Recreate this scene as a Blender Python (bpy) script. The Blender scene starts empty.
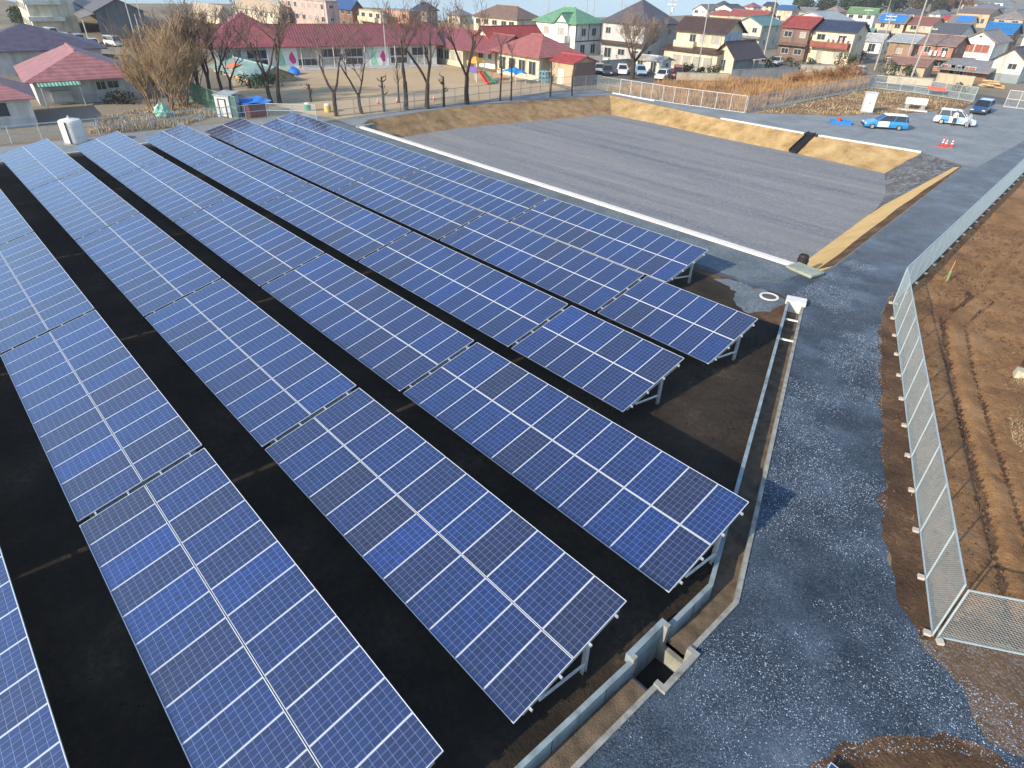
import bpy, bmesh, math, random
import numpy as np
from mathutils import Vector, Matrix
R = math.radians
random.seed(7)
rng = np.random.default_rng(7)
S = bpy.context.scene
COL = S.collection

# ------------------------------------------------------------------ camera
CAM = Vector((4.8786, -10.0445, 14.182))
YAW, PITCH, ROLL, FPX = R(-46.2353), R(33.6338), R(1.6802), 618.20
fw = Vector((math.sin(YAW) * math.cos(PITCH), math.cos(YAW) * math.cos(PITCH), -math.sin(PITCH)))
r0 = Vector((math.cos(YAW), -math.sin(YAW), 0)); u0 = r0.cross(fw)
rt = math.cos(ROLL) * r0 + math.sin(ROLL) * u0
up = -math.sin(ROLL) * r0 + math.cos(ROLL) * u0
cam = bpy.data.cameras.new('camera'); cam_o = bpy.data.objects.new('camera', cam); COL.objects.link(cam_o)
cam.sensor_width = 36.0; cam.lens = FPX / 1024 * 36.0
cam.clip_start = 0.1; cam.clip_end = 6000
m4 = Matrix(((rt.x, up.x, -fw.x, CAM.x), (rt.y, up.y, -fw.y, CAM.y), (rt.z, up.z, -fw.z, CAM.z), (0, 0, 0, 1)))
cam_o.matrix_world = m4
S.camera = cam_o

# ------------------------------------------------------------------ light
SUN_EL = R(26.0)
SHX, SHY = 0.08, 0.997                                   # horizontal direction shadows fall
sn = math.hypot(SHX, SHY); SHX /= sn; SHY /= sn
world = bpy.data.worlds.new('World'); S.world = world; world.use_nodes = True
wn = world.node_tree.nodes; wl = world.node_tree.links
sky = wn.new('ShaderNodeTexSky'); sky.sky_type = 'NISHITA'; sky.sun_disc = False
sky.sun_elevation = SUN_EL; sky.sun_rotation = math.atan2(-SHX, -SHY)
sky.air_density = 1.0; sky.dust_density = 0.6; sky.ozone_density = 1.5
bg = wn['Background']; bg.inputs['Strength'].default_value = 0.15
wl.new(sky.outputs[0], bg.inputs[0])
sl = bpy.data.lights.new('sun', 'SUN'); sl.energy = 3.5; sl.angle = R(0.5); sl.color = (1.0, 0.83, 0.62)
sun = bpy.data.objects.new('sun', sl); COL.objects.link(sun)
dvec = Vector((SHX * math.cos(SUN_EL), SHY * math.cos(SUN_EL), -math.sin(SUN_EL)))
sun.rotation_euler = dvec.to_track_quat('-Z', 'Y').to_euler()
sun.location = (-60, -60, 60)
S.view_settings.view_transform = 'Standard'; S.view_settings.look = 'None'
S.view_settings.gamma = 1.0; S.view_settings.use_curve_mapping = False
S.view_settings.exposure = 0.9
S.render.resolution_x = 1024; S.render.resolution_y = 768

# ------------------------------------------------------------------ projection helpers (survey of the site)
def at(px, py, z=0.0):
    v = fw + rt * ((px - 512) / FPX) - up * ((py - 384) / FPX)
    t = (z - CAM.z) / v.z
    return CAM + v * t
def pj(p):
    q = Vector(p) - CAM; z = q.dot(fw)
    return 512 + FPX * q.dot(rt) / z, 384 - FPX * q.dot(up) / z
def height_at(b, py):
    """real height of a vertical edge standing on b whose top is at image row py"""
    lo, hi = 0.0, 40.0
    for _ in range(40):
        m = (lo + hi) / 2
        if pj((b[0], b[1], b[2] + m))[1] > py: lo = m
        else: hi = m
    return lo
def reach(b, d, px):
    """distance along ground direction d from b to image column px"""
    lo, hi = 0.0, 150.0
    s = 1 if pj((b[0] + d[0], b[1] + d[1], b[2]))[0] > pj(b)[0] else -1
    for _ in range(40):
        m = (lo + hi) / 2
        if s * pj((b[0] + d[0] * m, b[1] + d[1] * m, b[2]))[0] < s * px: lo = m
        else: hi = m
    return lo

# ------------------------------------------------------------------ materials
MATS = {}
def new_mat(name):
    m = bpy.data.materials.new(name); m.use_nodes = True
    return m, m.node_tree.nodes, m.node_tree.links, m.node_tree.nodes['Principled BSDF']
def rgb(c): return (c[0], c[1], c[2], 1.0)
def mat(name, c, rough=0.7, metal=0.0, var=0.18, scale=3.0, bump=0.0, spec=0.35, dirt=0.0, coat=0.0):
    if name in MATS: return MATS[name]
    m, n, l, b = new_mat(name)
    tc = n.new('ShaderNodeTexCoord'); nz = n.new('ShaderNodeTexNoise')
    nz.inputs['Scale'].default_value = scale; nz.inputs['Detail'].default_value = 6
    l.new(tc.outputs['Object'], nz.inputs['Vector'])
    rp = n.new('ShaderNodeValToRGB')
    rp.color_ramp.elements[0].position = 0.3; rp.color_ramp.elements[1].position = 0.7
    rp.color_ramp.elements[0].color = rgb([x * (1 - var) for x in c]); rp.color_ramp.elements[1].color = rgb([min(1, x * (1 + var)) for x in c])
    l.new(nz.outputs['Fac'], rp.inputs['Fac'])
    src = rp.outputs['Color']
    if dirt:
        n2 = n.new('ShaderNodeTexNoise'); n2.inputs['Scale'].default_value = scale * 0.35; n2.inputs['Detail'].default_value = 8
        mp = n.new('ShaderNodeMapping'); mp.inputs['Scale'].default_value = (3, 3, 0.6)
        l.new(tc.outputs['Object'], mp.inputs['Vector']); l.new(mp.outputs['Vector'], n2.inputs['Vector'])
        r2 = n.new('ShaderNodeValToRGB'); r2.color_ramp.elements[0].position = 0.5; r2.color_ramp.elements[1].position = 0.72
        r2.color_ramp.elements[0].color = (0, 0, 0, 1); r2.color_ramp.elements[1].color = (dirt, dirt, dirt, 1)
        l.new(n2.outputs['Fac'], r2.inputs['Fac'])
        mx = n.new('ShaderNodeMixRGB'); mx.inputs['Color2'].default_value = rgb([c[0] * .35, c[1] * .33, c[2] * .3])
        l.new(r2.outputs['Color'], mx.inputs['Fac']); l.new(src, mx.inputs['Color1']); src = mx.outputs['Color']
    l.new(src, b.inputs['Base Color'])
    b.inputs['Roughness'].default_value = rough; b.inputs['Metallic'].default_value = metal
    b.inputs['Specular IOR Level'].default_value = spec; b.inputs['Coat Weight'].default_value = coat
    if bump:
        bp = n.new('ShaderNodeBump'); bp.inputs['Strength'].default_value = bump; bp.inputs['Distance'].default_value = 0.05
        n3 = n.new('ShaderNodeTexNoise'); n3.inputs['Scale'].default_value = scale * 8; n3.inputs['Detail'].default_value = 5
        l.new(tc.outputs['Object'], n3.inputs['Vector']); l.new(n3.outputs['Fac'], bp.inputs['Height']); l.new(bp.outputs['Normal'], b.inputs['Normal'])
    MATS[name] = m
    return m
def mat_roof(name, c, axis='x', pitch=0.30, rough=0.5, spec=0.4, depth=0.45, patchy=0.0):
    """ribbed or tiled roof: ribs run down the slope, courses cross it"""
    key = name + axis + str(depth)
    if key in MATS: return MATS[key]
    m, n, l, b = new_mat(name)
    tc = n.new('ShaderNodeTexCoord'); sx = n.new('ShaderNodeSeparateXYZ'); l.new(tc.outputs['Object'], sx.inputs[0])
    mu = n.new('ShaderNodeMath'); mu.operation = 'MULTIPLY'; mu.inputs[1].default_value = 2 * math.pi / pitch
    l.new(sx.outputs['X' if axis == 'x' else 'Y'], mu.inputs[0])
    si = n.new('ShaderNodeMath'); si.operation = 'SINE'; l.new(mu.outputs[0], si.inputs[0])
    mz = n.new('ShaderNodeMath'); mz.operation = 'MULTIPLY'; mz.inputs[1].default_value = 2 * math.pi / 0.16
    l.new(sx.outputs['Z'], mz.inputs[0])
    sz = n.new('ShaderNodeMath'); sz.operation = 'SINE'; l.new(mz.outputs[0], sz.inputs[0])
    ad = n.new('ShaderNodeMath'); ad.operation = 'MULTIPLY_ADD'; ad.inputs[1].default_value = 0.03 if name.startswith('roof_sheet') else 0.18; l.new(sz.outputs[0], ad.inputs[0]); l.new(si.outputs[0], ad.inputs[2])
    nz = n.new('ShaderNodeTexNoise'); nz.inputs['Scale'].default_value = 1.3; nz.inputs['Detail'].default_value = 8; l.new(tc.outputs['Object'], nz.inputs['Vector'])
    mr = n.new('ShaderNodeMapRange'); mr.inputs['From Min'].default_value = -1; mr.inputs['From Max'].default_value = 1
    mr.inputs['To Min'].default_value = 1 - depth; mr.inputs['To Max'].default_value = 1; l.new(ad.outputs[0], mr.inputs['Value'])
    nr = n.new('ShaderNodeMapRange'); nr.inputs['From Min'].default_value = 0.25; nr.inputs['From Max'].default_value = 0.75
    nr.inputs['To Min'].default_value = 0.7; nr.inputs['To Max'].default_value = 1.2; l.new(nz.outputs['Fac'], nr.inputs['Value'])
    pr = n.new('ShaderNodeMath'); pr.operation = 'MULTIPLY'; l.new(mr.outputs[0], pr.inputs[0]); l.new(nr.outputs[0], pr.inputs[1])
    vm = n.new('ShaderNodeVectorMath'); vm.operation = 'SCALE'; vm.inputs[0].default_value = c; l.new(pr.outputs[0], vm.inputs['Scale'])
    l.new(vm.outputs[0], b.inputs['Base Color'])
    bp = n.new('ShaderNodeBump'); bp.inputs['Strength'].default_value = 0.5; bp.inputs['Distance'].default_value = 0.05
    l.new(ad.outputs[0], bp.inputs['Height']); l.new(bp.outputs['Normal'], b.inputs['Normal'])
    b.inputs['Roughness'].default_value = rough; b.inputs['Specular IOR Level'].default_value = spec
    MATS[key] = m
    return m
def ground_mat(name, stops, big=0.12, fine=6.0, speck=0.0, speck_col=(0.4, 0.45, 0.5), speck_scale=22.0, bump=0.5, rough=0.95, stretch=None, bumpd=0.06, spec=0.2, fade=None):
    """layered soil or gravel in world position: patches, grain, stone specks"""
    m, n, l, b = new_mat(name)
    ge = n.new('ShaderNodeNewGeometry'); pos = ge.outputs['Position']
    def noise(scale, detail=8, rough_=0.6, vec=pos):
        z = n.new('ShaderNodeTexNoise'); z.inputs['Scale'].default_value = scale; z.inputs['Detail'].default_value = detail
        z.inputs['Roughness'].default_value = rough_; l.new(vec, z.inputs['Vector']); return z.outputs['Fac']
    vec = pos
    if stretch:
        mp = n.new('ShaderNodeMapping'); mp.inputs['Rotation'].default_value = (0, 0, stretch[0]); mp.inputs['Scale'].default_value = (stretch[1], stretch[2], 1)
        l.new(pos, mp.inputs['Vector']); vec = mp.outputs['Vector']
    a = noise(big, 9, 0.62, vec); f = noise(fine, 6, 0.7)
    mx = n.new('ShaderNodeMath'); mx.operation = 'MULTIPLY_ADD'; mx.inputs[1].default_value = 0.32; l.new(f, mx.inputs[0])
    sc = n.new('ShaderNodeMath'); sc.operation = 'MULTIPLY'; sc.inputs[1].default_value = 0.68; l.new(a, sc.inputs[0]); l.new(sc.outputs[0], mx.inputs[2])
    rp = n.new('ShaderNodeValToRGB'); els = rp.color_ramp.elements
    while len(els) < len(stops): els.new(0.5)
    for e, (p, c) in zip(els, stops): e.position = p; e.color = rgb(c)
    l.new(mx.outputs[0], rp.inputs['Fac']); src = rp.outputs['Color']
    height = mx.outputs[0]
    if speck:
        vo = n.new('ShaderNodeTexVoronoi'); vo.inputs['Scale'].default_value = speck_scale; l.new(pos, vo.inputs['Vector'])
        sp = n.new('ShaderNodeSeparateColor'); l.new(vo.outputs['Color'], sp.inputs[0])
        pn = noise(0.9, 5, 0.6)
        th = n.new('ShaderNodeMath'); th.operation = 'MULTIPLY'; l.new(sp.outputs[0], th.inputs[0])
        pr = n.new('ShaderNodeMapRange'); pr.inputs['From Min'].default_value = 0.3; pr.inputs['From Max'].default_value = 0.7
        pr.inputs['To Min'].default_value = 0.55; pr.inputs['To Max'].default_value = 1.1; l.new(pn, pr.inputs['Value']); l.new(pr.outputs[0], th.inputs[1])
        r2 = n.new('ShaderNodeValToRGB'); r2.color_ramp.elements[0].position = 0.45; r2.color_ramp.elements[1].position = 0.95
        r2.color_ramp.elements[0].color = (0, 0, 0, 1); r2.color_ramp.elements[1].color = (speck, speck, speck, 1); l.new(th.outputs[0], r2.inputs['Fac'])
        mc = n.new('ShaderNodeMixRGB'); l.new(r2.outputs['Color'], mc.inputs['Fac']); l.new(src, mc.inputs['Color1']); mc.inputs['Color2'].default_value = rgb(speck_col)
        src = mc.outputs['Color']
    if fade:                                             # grazing glare on the far gravel, put into its colour as paling
        y0, y1, cf = fade
        sx = n.new('ShaderNodeSeparateXYZ'); l.new(pos, sx.inputs[0]); wob = noise(0.25, 6, 0.6)
        ma = n.new('ShaderNodeMath'); ma.operation = 'MULTIPLY_ADD'; ma.inputs[1].default_value = 22.0; l.new(wob, ma.inputs[0]); l.new(sx.outputs['Y'], ma.inputs[2])
        mr = n.new('ShaderNodeMapRange'); mr.inputs['From Min'].default_value = y0 + 11; mr.inputs['From Max'].default_value = y1 + 11; mr.interpolation_type = 'SMOOTHSTEP'; l.new(ma.outputs[0], mr.inputs['Value'])
        mm = n.new('ShaderNodeMixRGB'); mm.blend_type = 'ADD'; mm.inputs['Color2'].default_value = rgb(cf); l.new(mr.outputs[0], mm.inputs['Fac']); l.new(src, mm.inputs['Color1']); src = mm.outputs['Color']
    l.new(src, b.inputs['Base Color']); b.inputs['Roughness'].default_value = rough; b.inputs['Specular IOR Level'].default_value = spec
    bp = n.new('ShaderNodeBump'); bp.inputs['Strength'].default_value = bump; bp.inputs['Distance'].default_value = bumpd
    l.new(noise(fine * 1.5, 8, 0.7), bp.inputs['Height']); l.new(bp.outputs['Normal'], b.inputs['Normal'])
    MATS[name] = m
    return m

# ------------------------------------------------------------------ mesh builder
class MB:
    def __init__(s): s.v = []; s.f = []; s.m = []; s.uv = {}
    def add(s, vs, fs, mi=0):
        o = len(s.v); s.v += [tuple(p) for p in vs]
        for f in fs: s.f.append(tuple(i + o for i in f)); s.m.append(mi)
    def box(s, c, size, mi=0, rz=0.0, M=None):
        x, y, z = [k / 2 for k in size]
        vs = [Vector((a, b, d)) for d in (-z, z) for (a, b) in ((-x, -y), (x, -y), (x, y), (-x, y))]
        if M is None: M = Matrix.Rotation(rz, 3, 'Z')
        s.add([M @ p + Vector(c) for p in vs], [(3, 2, 1, 0), (4, 5, 6, 7), (0, 1, 5, 4), (1, 2, 6, 5), (2, 3, 7, 6), (3, 0, 4, 7)], mi)
        return s
    def bar(s, a, b, w, h=None, mi=0):
        """rectangular bar from a to b"""
        a = Vector(a); b = Vector(b); h = h or w
        d = (b - a); L = d.length; d.normalize()
        ref = Vector((0, 0, 1)) if abs(d.z) < 0.95 else Vector((1, 0, 0))
        x = d.cross(ref).normalized(); y = x.cross(d)
        M = Matrix((x, d, y)).transposed()
        return s.box((a + b) / 2, (w, L, h), mi, M=M)
    def tube(s, pts, rad, n=6, mi=0, cap=True):
        pts = [Vector(p) for p in pts]
        if not isinstance(rad, (list, tuple)): rad = [rad] * len(pts)
        vs = []; fs = []
        for i, p in enumerate(pts):
            d = (pts[min(i + 1, len(pts) - 1)] - pts[max(i - 1, 0)]).normalized()
            ref = Vector((0, 0, 1)) if abs(d.z) < 0.9 else Vector((1, 0, 0))
            x = d.cross(ref).normalized(); y = d.cross(x)
            for k in range(n):
                a = 2 * math.pi * k / n
                vs.append(p + (x * math.cos(a) + y * math.sin(a)) * rad[i])
        for i in range(len(pts) - 1):
            for k in range(n):
                k2 = (k + 1) % n
                fs.append((i * n + k, i * n + k2, (i + 1) * n + k2, (i + 1) * n + k))
        if cap:
            fs.append(tuple(range(n))[::-1]); fs.append(tuple((len(pts) - 1) * n + k for k in range(n)))
        s.add(vs, fs, mi); return s
    def lathe(s, prof, c=(0, 0, 0), n=20, mi=0):
        vs = []; fs = []
        for r, z in prof:
            for k in range(n):
                a = 2 * math.pi * k / n; vs.append((c[0] + r * math.cos(a), c[1] + r * math.sin(a), c[2] + z))
        for i in range(len(prof) - 1):
            for k in range(n):
                k2 = (k + 1) % n; fs.append((i * n + k, i * n + k2, (i + 1) * n + k2, (i + 1) * n + k))
        fs.append(tuple(range(n))[::-1]); fs.append(tuple((len(prof) - 1) * n + k for k in range(n)))
        s.add(vs, fs, mi); return s
    def prism(s, poly, z0, z1, mi=0):
        n = len(poly)
        s.add([(p[0], p[1], z0) for p in poly] + [(p[0], p[1], z1) for p in poly],
              [tuple(range(n))[::-1], tuple(range(n, 2 * n))] + [(i, (i + 1) % n, (i + 1) % n + n, i + n) for i in range(n)], mi); return s
    def hexa(s, b4, t4, mi=0):
        s.add(list(b4) + list(t4), [(3, 2, 1, 0), (4, 5, 6, 7), (0, 1, 5, 4), (1, 2, 6, 5), (2, 3, 7, 6), (3, 0, 4, 7)], mi); return s
    def build(s, name, mats, parent=None, loc=(0, 0, 0), rz=0.0, smooth=False):
        me = bpy.data.meshes.new(name); me.from_pydata(s.v, [], s.f)
        if not isinstance(mats, (list, tuple)): mats = [mats]
        for m in mats: me.materials.append(m)
        me.polygons.foreach_set('material_index', s.m)
        if smooth: me.polygons.foreach_set('use_smooth', [True] * len(s.f))
        me.update()
        o = bpy.data.objects.new(name, me); COL.objects.link(o)
        o.location = loc; o.rotation_euler = (0, 0, rz)
        if parent: o.parent = parent
        return o
def thing(name, label, cat, loc=(0, 0, 0), rz=0.0, group=None):
    o = bpy.data.objects.new(name, None); COL.objects.link(o); o.location = loc; o.rotation_euler = (0, 0, rz)
    o.empty_display_size = 0.3
    return tag(o, label, cat, group)
def tag(o, label, cat, group=None, kind=None):
    o['label'] = label; o['category'] = cat
    if group: o['group'] = group
    if kind: o['kind'] = kind
    return o
def struct(o): o['kind'] = 'structure'; return o
def dup(o, parent=None):
    c = o.copy(); COL.objects.link(c)
    if parent: c.parent = parent
    for ch in o.children: dup(ch, c)
    return c
def jag(poly, step=0.5, amp=0.2, closed=True, keep=()):
    """subdivide an outline and fray it; edges listed in keep stay straight"""
    out = []; n = len(poly)
    for i in range(n):
        a = Vector(poly[i]).to_2d(); b = Vector(poly[(i + 1) % n]).to_2d()
        out.append((a.x, a.y))
        if i in keep: continue
        L = (b - a).length; k = max(1, int(L / step)); nrm = Vector((-(b - a).y, (b - a).x)).normalized()
        w = 0
        for j in range(1, k):
            w = w * 0.6 + random.gauss(0, amp)
            p = a.lerp(b, j / k) + nrm * w
            out.append((p.x, p.y))
    return out
def sheet(name, poly, z, m, holes=()):
    bm = bmesh.new(); eds = []
    for lp in [poly] + list(holes):
        vs = [bm.verts.new((p[0], p[1], z)) for p in lp]
        for i in range(len(vs)): eds.append(bm.edges.new((vs[i], vs[(i + 1) % len(vs)])))
    bmesh.ops.triangle_fill(bm, use_beauty=True, use_dissolve=False, edges=eds, normal=(0, 0, 1))
    bmesh.ops.recalc_face_normals(bm, faces=bm.faces)
    for f in bm.faces:
        if f.normal.z < 0: f.normal_flip()
    me = bpy.data.meshes.new(name); bm.to_mesh(me); bm.free(); me.materials.append(m)
    o = bpy.data.objects.new(name, me); COL.objects.link(o)
    return struct(o)
def inside(poly, x, y):
    c = np.zeros(len(x), bool); n = len(poly)
    for i in range(n):
        x1, y1 = poly[i]; x2, y2 = poly[(i + 1) % n]
        k = ((y1 > y) != (y2 > y)) & (x < (x2 - x1) * (y - y1) / (y2 - y1 + 1e-12) + x1)
        c ^= k
    return c

# ================================================================== GROUND
M_ground = ground_mat('village_ground_earth', [(0.3, (0.12, 0.11, 0.085)), (0.5, (0.21, 0.185, 0.14)), (0.7, (0.30, 0.26, 0.19))], big=0.03, fine=1.5, bump=0.3)
M_soil = ground_mat('black_wet_soil', [(0.3, (0.013, 0.0112, 0.0095)), (0.46, (0.024, 0.0195, 0.0155)), (0.57, (0.045, 0.035, 0.026)), (0.70, (0.11, 0.085, 0.06))], big=0.30, fine=5, bump=1.0, bumpd=0.08)
M_gravel = ground_mat('bluish_crushed_gravel', [(0.34, (0.013, 0.023, 0.039)), (0.48, (0.030, 0.049, 0.076)), (0.58, (0.063, 0.096, 0.14)), (0.68, (0.13, 0.17, 0.22))], big=0.33, fine=13, speck=0.34, speck_scale=40, speck_col=(0.30, 0.38, 0.5), bump=0.9, fade=(9, 52, (0.085, 0.092, 0.095)))
M_path = ground_mat('grey_gravel_path', [(0.3, (0.13, 0.155, 0.175)), (0.5, (0.20, 0.23, 0.25)), (0.7, (0.28, 0.30, 0.32))], big=0.3, fine=5, speck=0.3, speck_scale=9, bump=0.5)
M_path2 = ground_mat('bluish_gravel_path', [(0.3, (0.065, 0.09, 0.11)), (0.5, (0.11, 0.145, 0.17)), (0.7, (0.18, 0.21, 0.23))], big=0.4, fine=6, speck=0.3, speck_scale=14, bump=0.6)
M_basin = ground_mat('grey_basin_gravel', [(0.33, (0.125, 0.142, 0.158)), (0.46, (0.185, 0.20, 0.213)), (0.57, (0.222, 0.228, 0.23)), (0.70, (0.30, 0.285, 0.26))], big=0.42, fine=3.2, speck=0.3, speck_scale=8, bump=0.7, stretch=(R(6), 0.10, 1.7))
M_ramp = ground_mat('dark_crushed_stone', [(0.3, (0.05, 0.055, 0.06)), (0.5, (0.10, 0.105, 0.11)), (0.7, (0.19, 0.19, 0.19))], big=0.5, fine=4, speck=0.5, speck_scale=5, bump=1.0, bumpd=0.12)
M_straw = ground_mat('straw_erosion_matting', [(0.34, (0.20, 0.135, 0.058)), (0.48, (0.34, 0.24, 0.112)), (0.64, (0.46, 0.345, 0.18))], big=0.7, fine=6, bump=1.0)
M_field = ground_mat('turned_brown_soil', [(0.30, (0.075, 0.040, 0.022)), (0.40, (0.18, 0.097, 0.045)), (0.52, (0.27, 0.155, 0.072)), (0.70, (0.37, 0.235, 0.12))], big=0.33, fine=5, bump=1.0, bumpd=0.1)
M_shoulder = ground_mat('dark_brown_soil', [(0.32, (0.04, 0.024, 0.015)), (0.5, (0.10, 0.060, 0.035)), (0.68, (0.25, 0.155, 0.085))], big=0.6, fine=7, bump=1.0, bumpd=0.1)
M_verge = ground_mat('trodden_brown_soil', [(0.3, (0.06, 0.038, 0.024)), (0.5, (0.12, 0.078, 0.048)), (0.72, (0.2, 0.14, 0.095))], big=0.5, fine=7, speck=0.35, speck_scale=24, bump=0.8)
M_sand = ground_mat('pale_playground_sand', [(0.3, (0.36, 0.275, 0.165)), (0.5, (0.44, 0.34, 0.21)), (0.7, (0.5, 0.39, 0.25))], big=0.12, fine=2, bump=0.2)
M_lot = ground_mat('dry_grass_and_soil', [(0.3, (0.08, 0.042, 0.02)), (0.46, (0.17, 0.10, 0.05)), (0.6, (0.26, 0.18, 0.085)), (0.75, (0.30, 0.215, 0.11))], big=0.35, fine=4, bump=0.7, stretch=(0, 0.5, 1.3))
M_asph = ground_mat('worn_asphalt', [(0.3, (0.085, 0.088, 0.09)), (0.5, (0.11, 0.112, 0.114)), (0.7, (0.14, 0.14, 0.14))], big=0.3, fine=4, bump=0.2)
M_dry = ground_mat('dry_field', [(0.3, (0.22, 0.155, 0.07)), (0.5, (0.31, 0.225, 0.11)), (0.7, (0.38, 0.28, 0.15))], big=0.08, fine=1.2, bump=0.3)
M_conc = mat('pale_concrete', (0.27, 0.285, 0.26), 0.85, var=0.2, scale=2.5, bump=0.25, dirt=0.75)
M_conc_w = mat('white_concrete', (0.66, 0.66, 0.63), 0.8, var=0.08, scale=2.0, bump=0.12, dirt=0.2)
M_wall_c = mat('bluish_concrete', (0.23, 0.30, 0.335), 0.8, var=0.22, scale=2.0, bump=0.25, dirt=0.75)
M_mud = mat('channel_silt', (0.125, 0.10, 0.072), 0.9, var=0.4, scale=2.5, bump=0.5)
M_dark = mat('dark_void_concrete', (0.02, 0.02, 0.02), 0.9)

ZB = -1.6
# basin outline at ground level
B_SW, B_SE = (-57.6, 26.15), (-7.5, 26.15)
E1, E2 = (-7.3, 28.0), (-9.95, 62.0)
RT1, RT2 = (-10.0, 62.3), (-14.4, 64.9)
N_top = [(-26.7, 63.6), (-36.6, 63.4), (-46.0, 64.6), (-55.9, 65.8)]
W_top = [(-59.6, 51.7), (-60.9, 40.9), (-60.3, 29.0)]
hole = [B_SE, E1, E2, RT1, RT2] + N_top + W_top + [B_SW]
# drain channel: inner edges and the hole it needs
CL = [(-6.32, 21.15), (1.02, 1.95), (1.0, -0.85), (0.72, -12.0)]
def offset(path, d):
    out = []
    for i, p in enumerate(path):
        a = Vector(path[max(i - 1, 0)]); b = Vector(path[min(i + 1, len(path) - 1)]); p = Vector(p)
        if 0 < i < len(path) - 1:
            d1 = (p - a).normalized(); d2 = (b - p).normalized(); t = (d1 + d2).normalized(); k = 1 / max(0.5, t.dot(d1))
        else: t = (b - a).normalized(); k = 1
        nrm = Vector((t.y, -t.x))
        out.append(tuple(p + nrm * d * k))
    return out
HW = 0.31; TW = 0.13
ch_l = offset(CL, HW); ch_r = offset(CL, -HW)         # +: left of travel toward camera is +x?
if ch_l[1][0] > ch_r[1][0]: ch_l, ch_r = ch_r, ch_l
ch_lo = offset(CL, HW + TW); ch_ro = offset(CL, -HW - TW)
if ch_lo[1][0] > ch_ro[1][0]: ch_lo, ch_ro = ch_ro, ch_lo
PIT = (0.42, -1.62, 1.62, -0.12)                        # x0,y0,x1,y1 outer
def pit_side(poly, x):                                  # route a channel edge round the pit box
    a, b, c, d = poly
    return [a, b, (b[0] + (c[0] - b[0]) * 0.6 if False else b[0] + (c[0]-b[0])*((b[1]-PIT[3])/(b[1]-c[1])), PIT[3]), (x, PIT[3]), (x, PIT[1]),
            (c[0] + (d[0] - c[0]) * ((c[1] - PIT[1]) / (c[1] - d[1])), PIT[1]), d]
hole_l = pit_side(ch_lo, PIT[0]); hole_r = pit_side(ch_ro, PIT[2])
ch_hole = hole_l + hole_r[::-1]
far = 2600
struct(sheet('ground', [(-far, -far), (far, -far), (far, far), (-far, far)], -0.006, M_ground, [hole, ch_hole]))
# soil under the arrays (west of the channel)
yard = [(-62.4, 20.9), (-62.4, -40), (0.3, -40)] + hole_l[::-1][0:1] + hole_l[::-1][1:]
yard_north = [(-6.62, 18.6), (-7.3, 17.9), (-8.3, 18.7), (-8.9, 20.3), (-10.6, 20.9), (-30, 21.2)]
cut = [hole_l[0]]
yl = [(-62.4, 21.2), (-62.4, -40), (0.0, -40)] + hole_l[::-1][:-1]
k_ = 0.14
pt = (hole_l[0][0] + (hole_l[1][0] - hole_l[0][0]) * k_, hole_l[0][1] + (hole_l[1][1] - hole_l[0][1]) * k_)
keep_n = len(yl) - 1
yl = yl + [pt]
nstart = len(yl) - 1
poly_y = yl + yard_north[1:]
sheet('soil_yard', jag(poly_y, 0.5, 0.11, keep=tuple(range(0, nstart))), 0.004, M_soil)
# road side gravel (east of the channel, up to the far lot)
fence_pts = [(7.18, 6.13), (5.39, 4.95), (-4.37, 30.15), (-5.63, 46.2), (-7.93, 75.57), (-10.5, 104.0)]
road_e = [(60, 16.0), (9.6, 5.2), (7.1, 4.35), (6.0, 4.3), (5.25, 4.75), (4.2, 5.9), (3.5, 7.3), (2.5, 9.6), (1.5, 12.2), (-0.4, 17.0), (-2.25, 22.0), (-3.2, 25.5), (-4.5, 44.4), (-5.85, 64.6), (-8.6, 104.0)]
road = list(hole_r)[::-1] + [(-6.75, 21.3), (-6.75, 21.9), (-8.2, 22.2)]
bottom_mound = [(8.6, 2.4), (7.4, 2.95), (6.4, 2.5), (5.6, 1.55), (4.9, 0.55), (4.55, -0.7), (4.2, -2.5), (4.0, -12)]
bottom_mound = [(x + .35, y - .35) for x, y in bottom_mound[:-1]] + [(4.5, -12)]
g_poly = [hole_r[-1]] + hole_r[-2::-1] + [(-6.75, 21.45), (-7.2, 21.9), (-8.6, 21.0), (-10.6, 21.4), (-30, 21.6), (-61.0, 21.6), (-62.6, 25.95), (-57.7, 26.05), (-7.4, 26.05), E1, E2, (-9.6, 62.4), (-10.2, 103.5)]
g_poly = [hole_r[-1]] + hole_r[-2::-1] + [(-6.6, 21.5)] + [(-8.0, 21.7), (-10.6, 21.45), (-30, 21.6), (-61.0, 21.6), (-62.6, 25.95), (-57.7, 26.05), (-7.4, 26.05), (-7.2, 28.0), (-9.85, 62.0), (-9.9, 62.2)]
nk = len(g_poly)
g_full = g_poly + [(-9.9, 104.0)] + road_e[::-1][0:] + [(60, 12.0)] + bottom_mound
gj = []
nh = len(hole_r)
gravel_poly = jag(g_full, 0.45, 0.10, keep=tuple(range(0, nh)) + tuple(range(nh + 3, nk)) + (nk, nk - 1, nk + 1, nk + 2))
sheet('gravel_road', gravel_poly, 0.008, M_gravel)
sheet('wall_path', jag([(-61.2, 21.7), (-9.2, 21.9), (-8.2, 23.0), (-8.0, 25.72), (-61.2, 25.72)], .6, .08, keep=(3,)), 0.0125, M_path2)
# mixed margin where gravel thins into the soil yard
sheet('gravel_margin', jag([(-7.0, 21.3), (-8.2, 21.6), (-10.4, 21.35), (-11.0, 20.7), (-9.2, 20.2), (-8.5, 18.9), (-7.4, 18.2), (-6.75, 19.3), (-6.8, 20.3)], 0.3, 0.12), 0.0065, M_path2)
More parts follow.
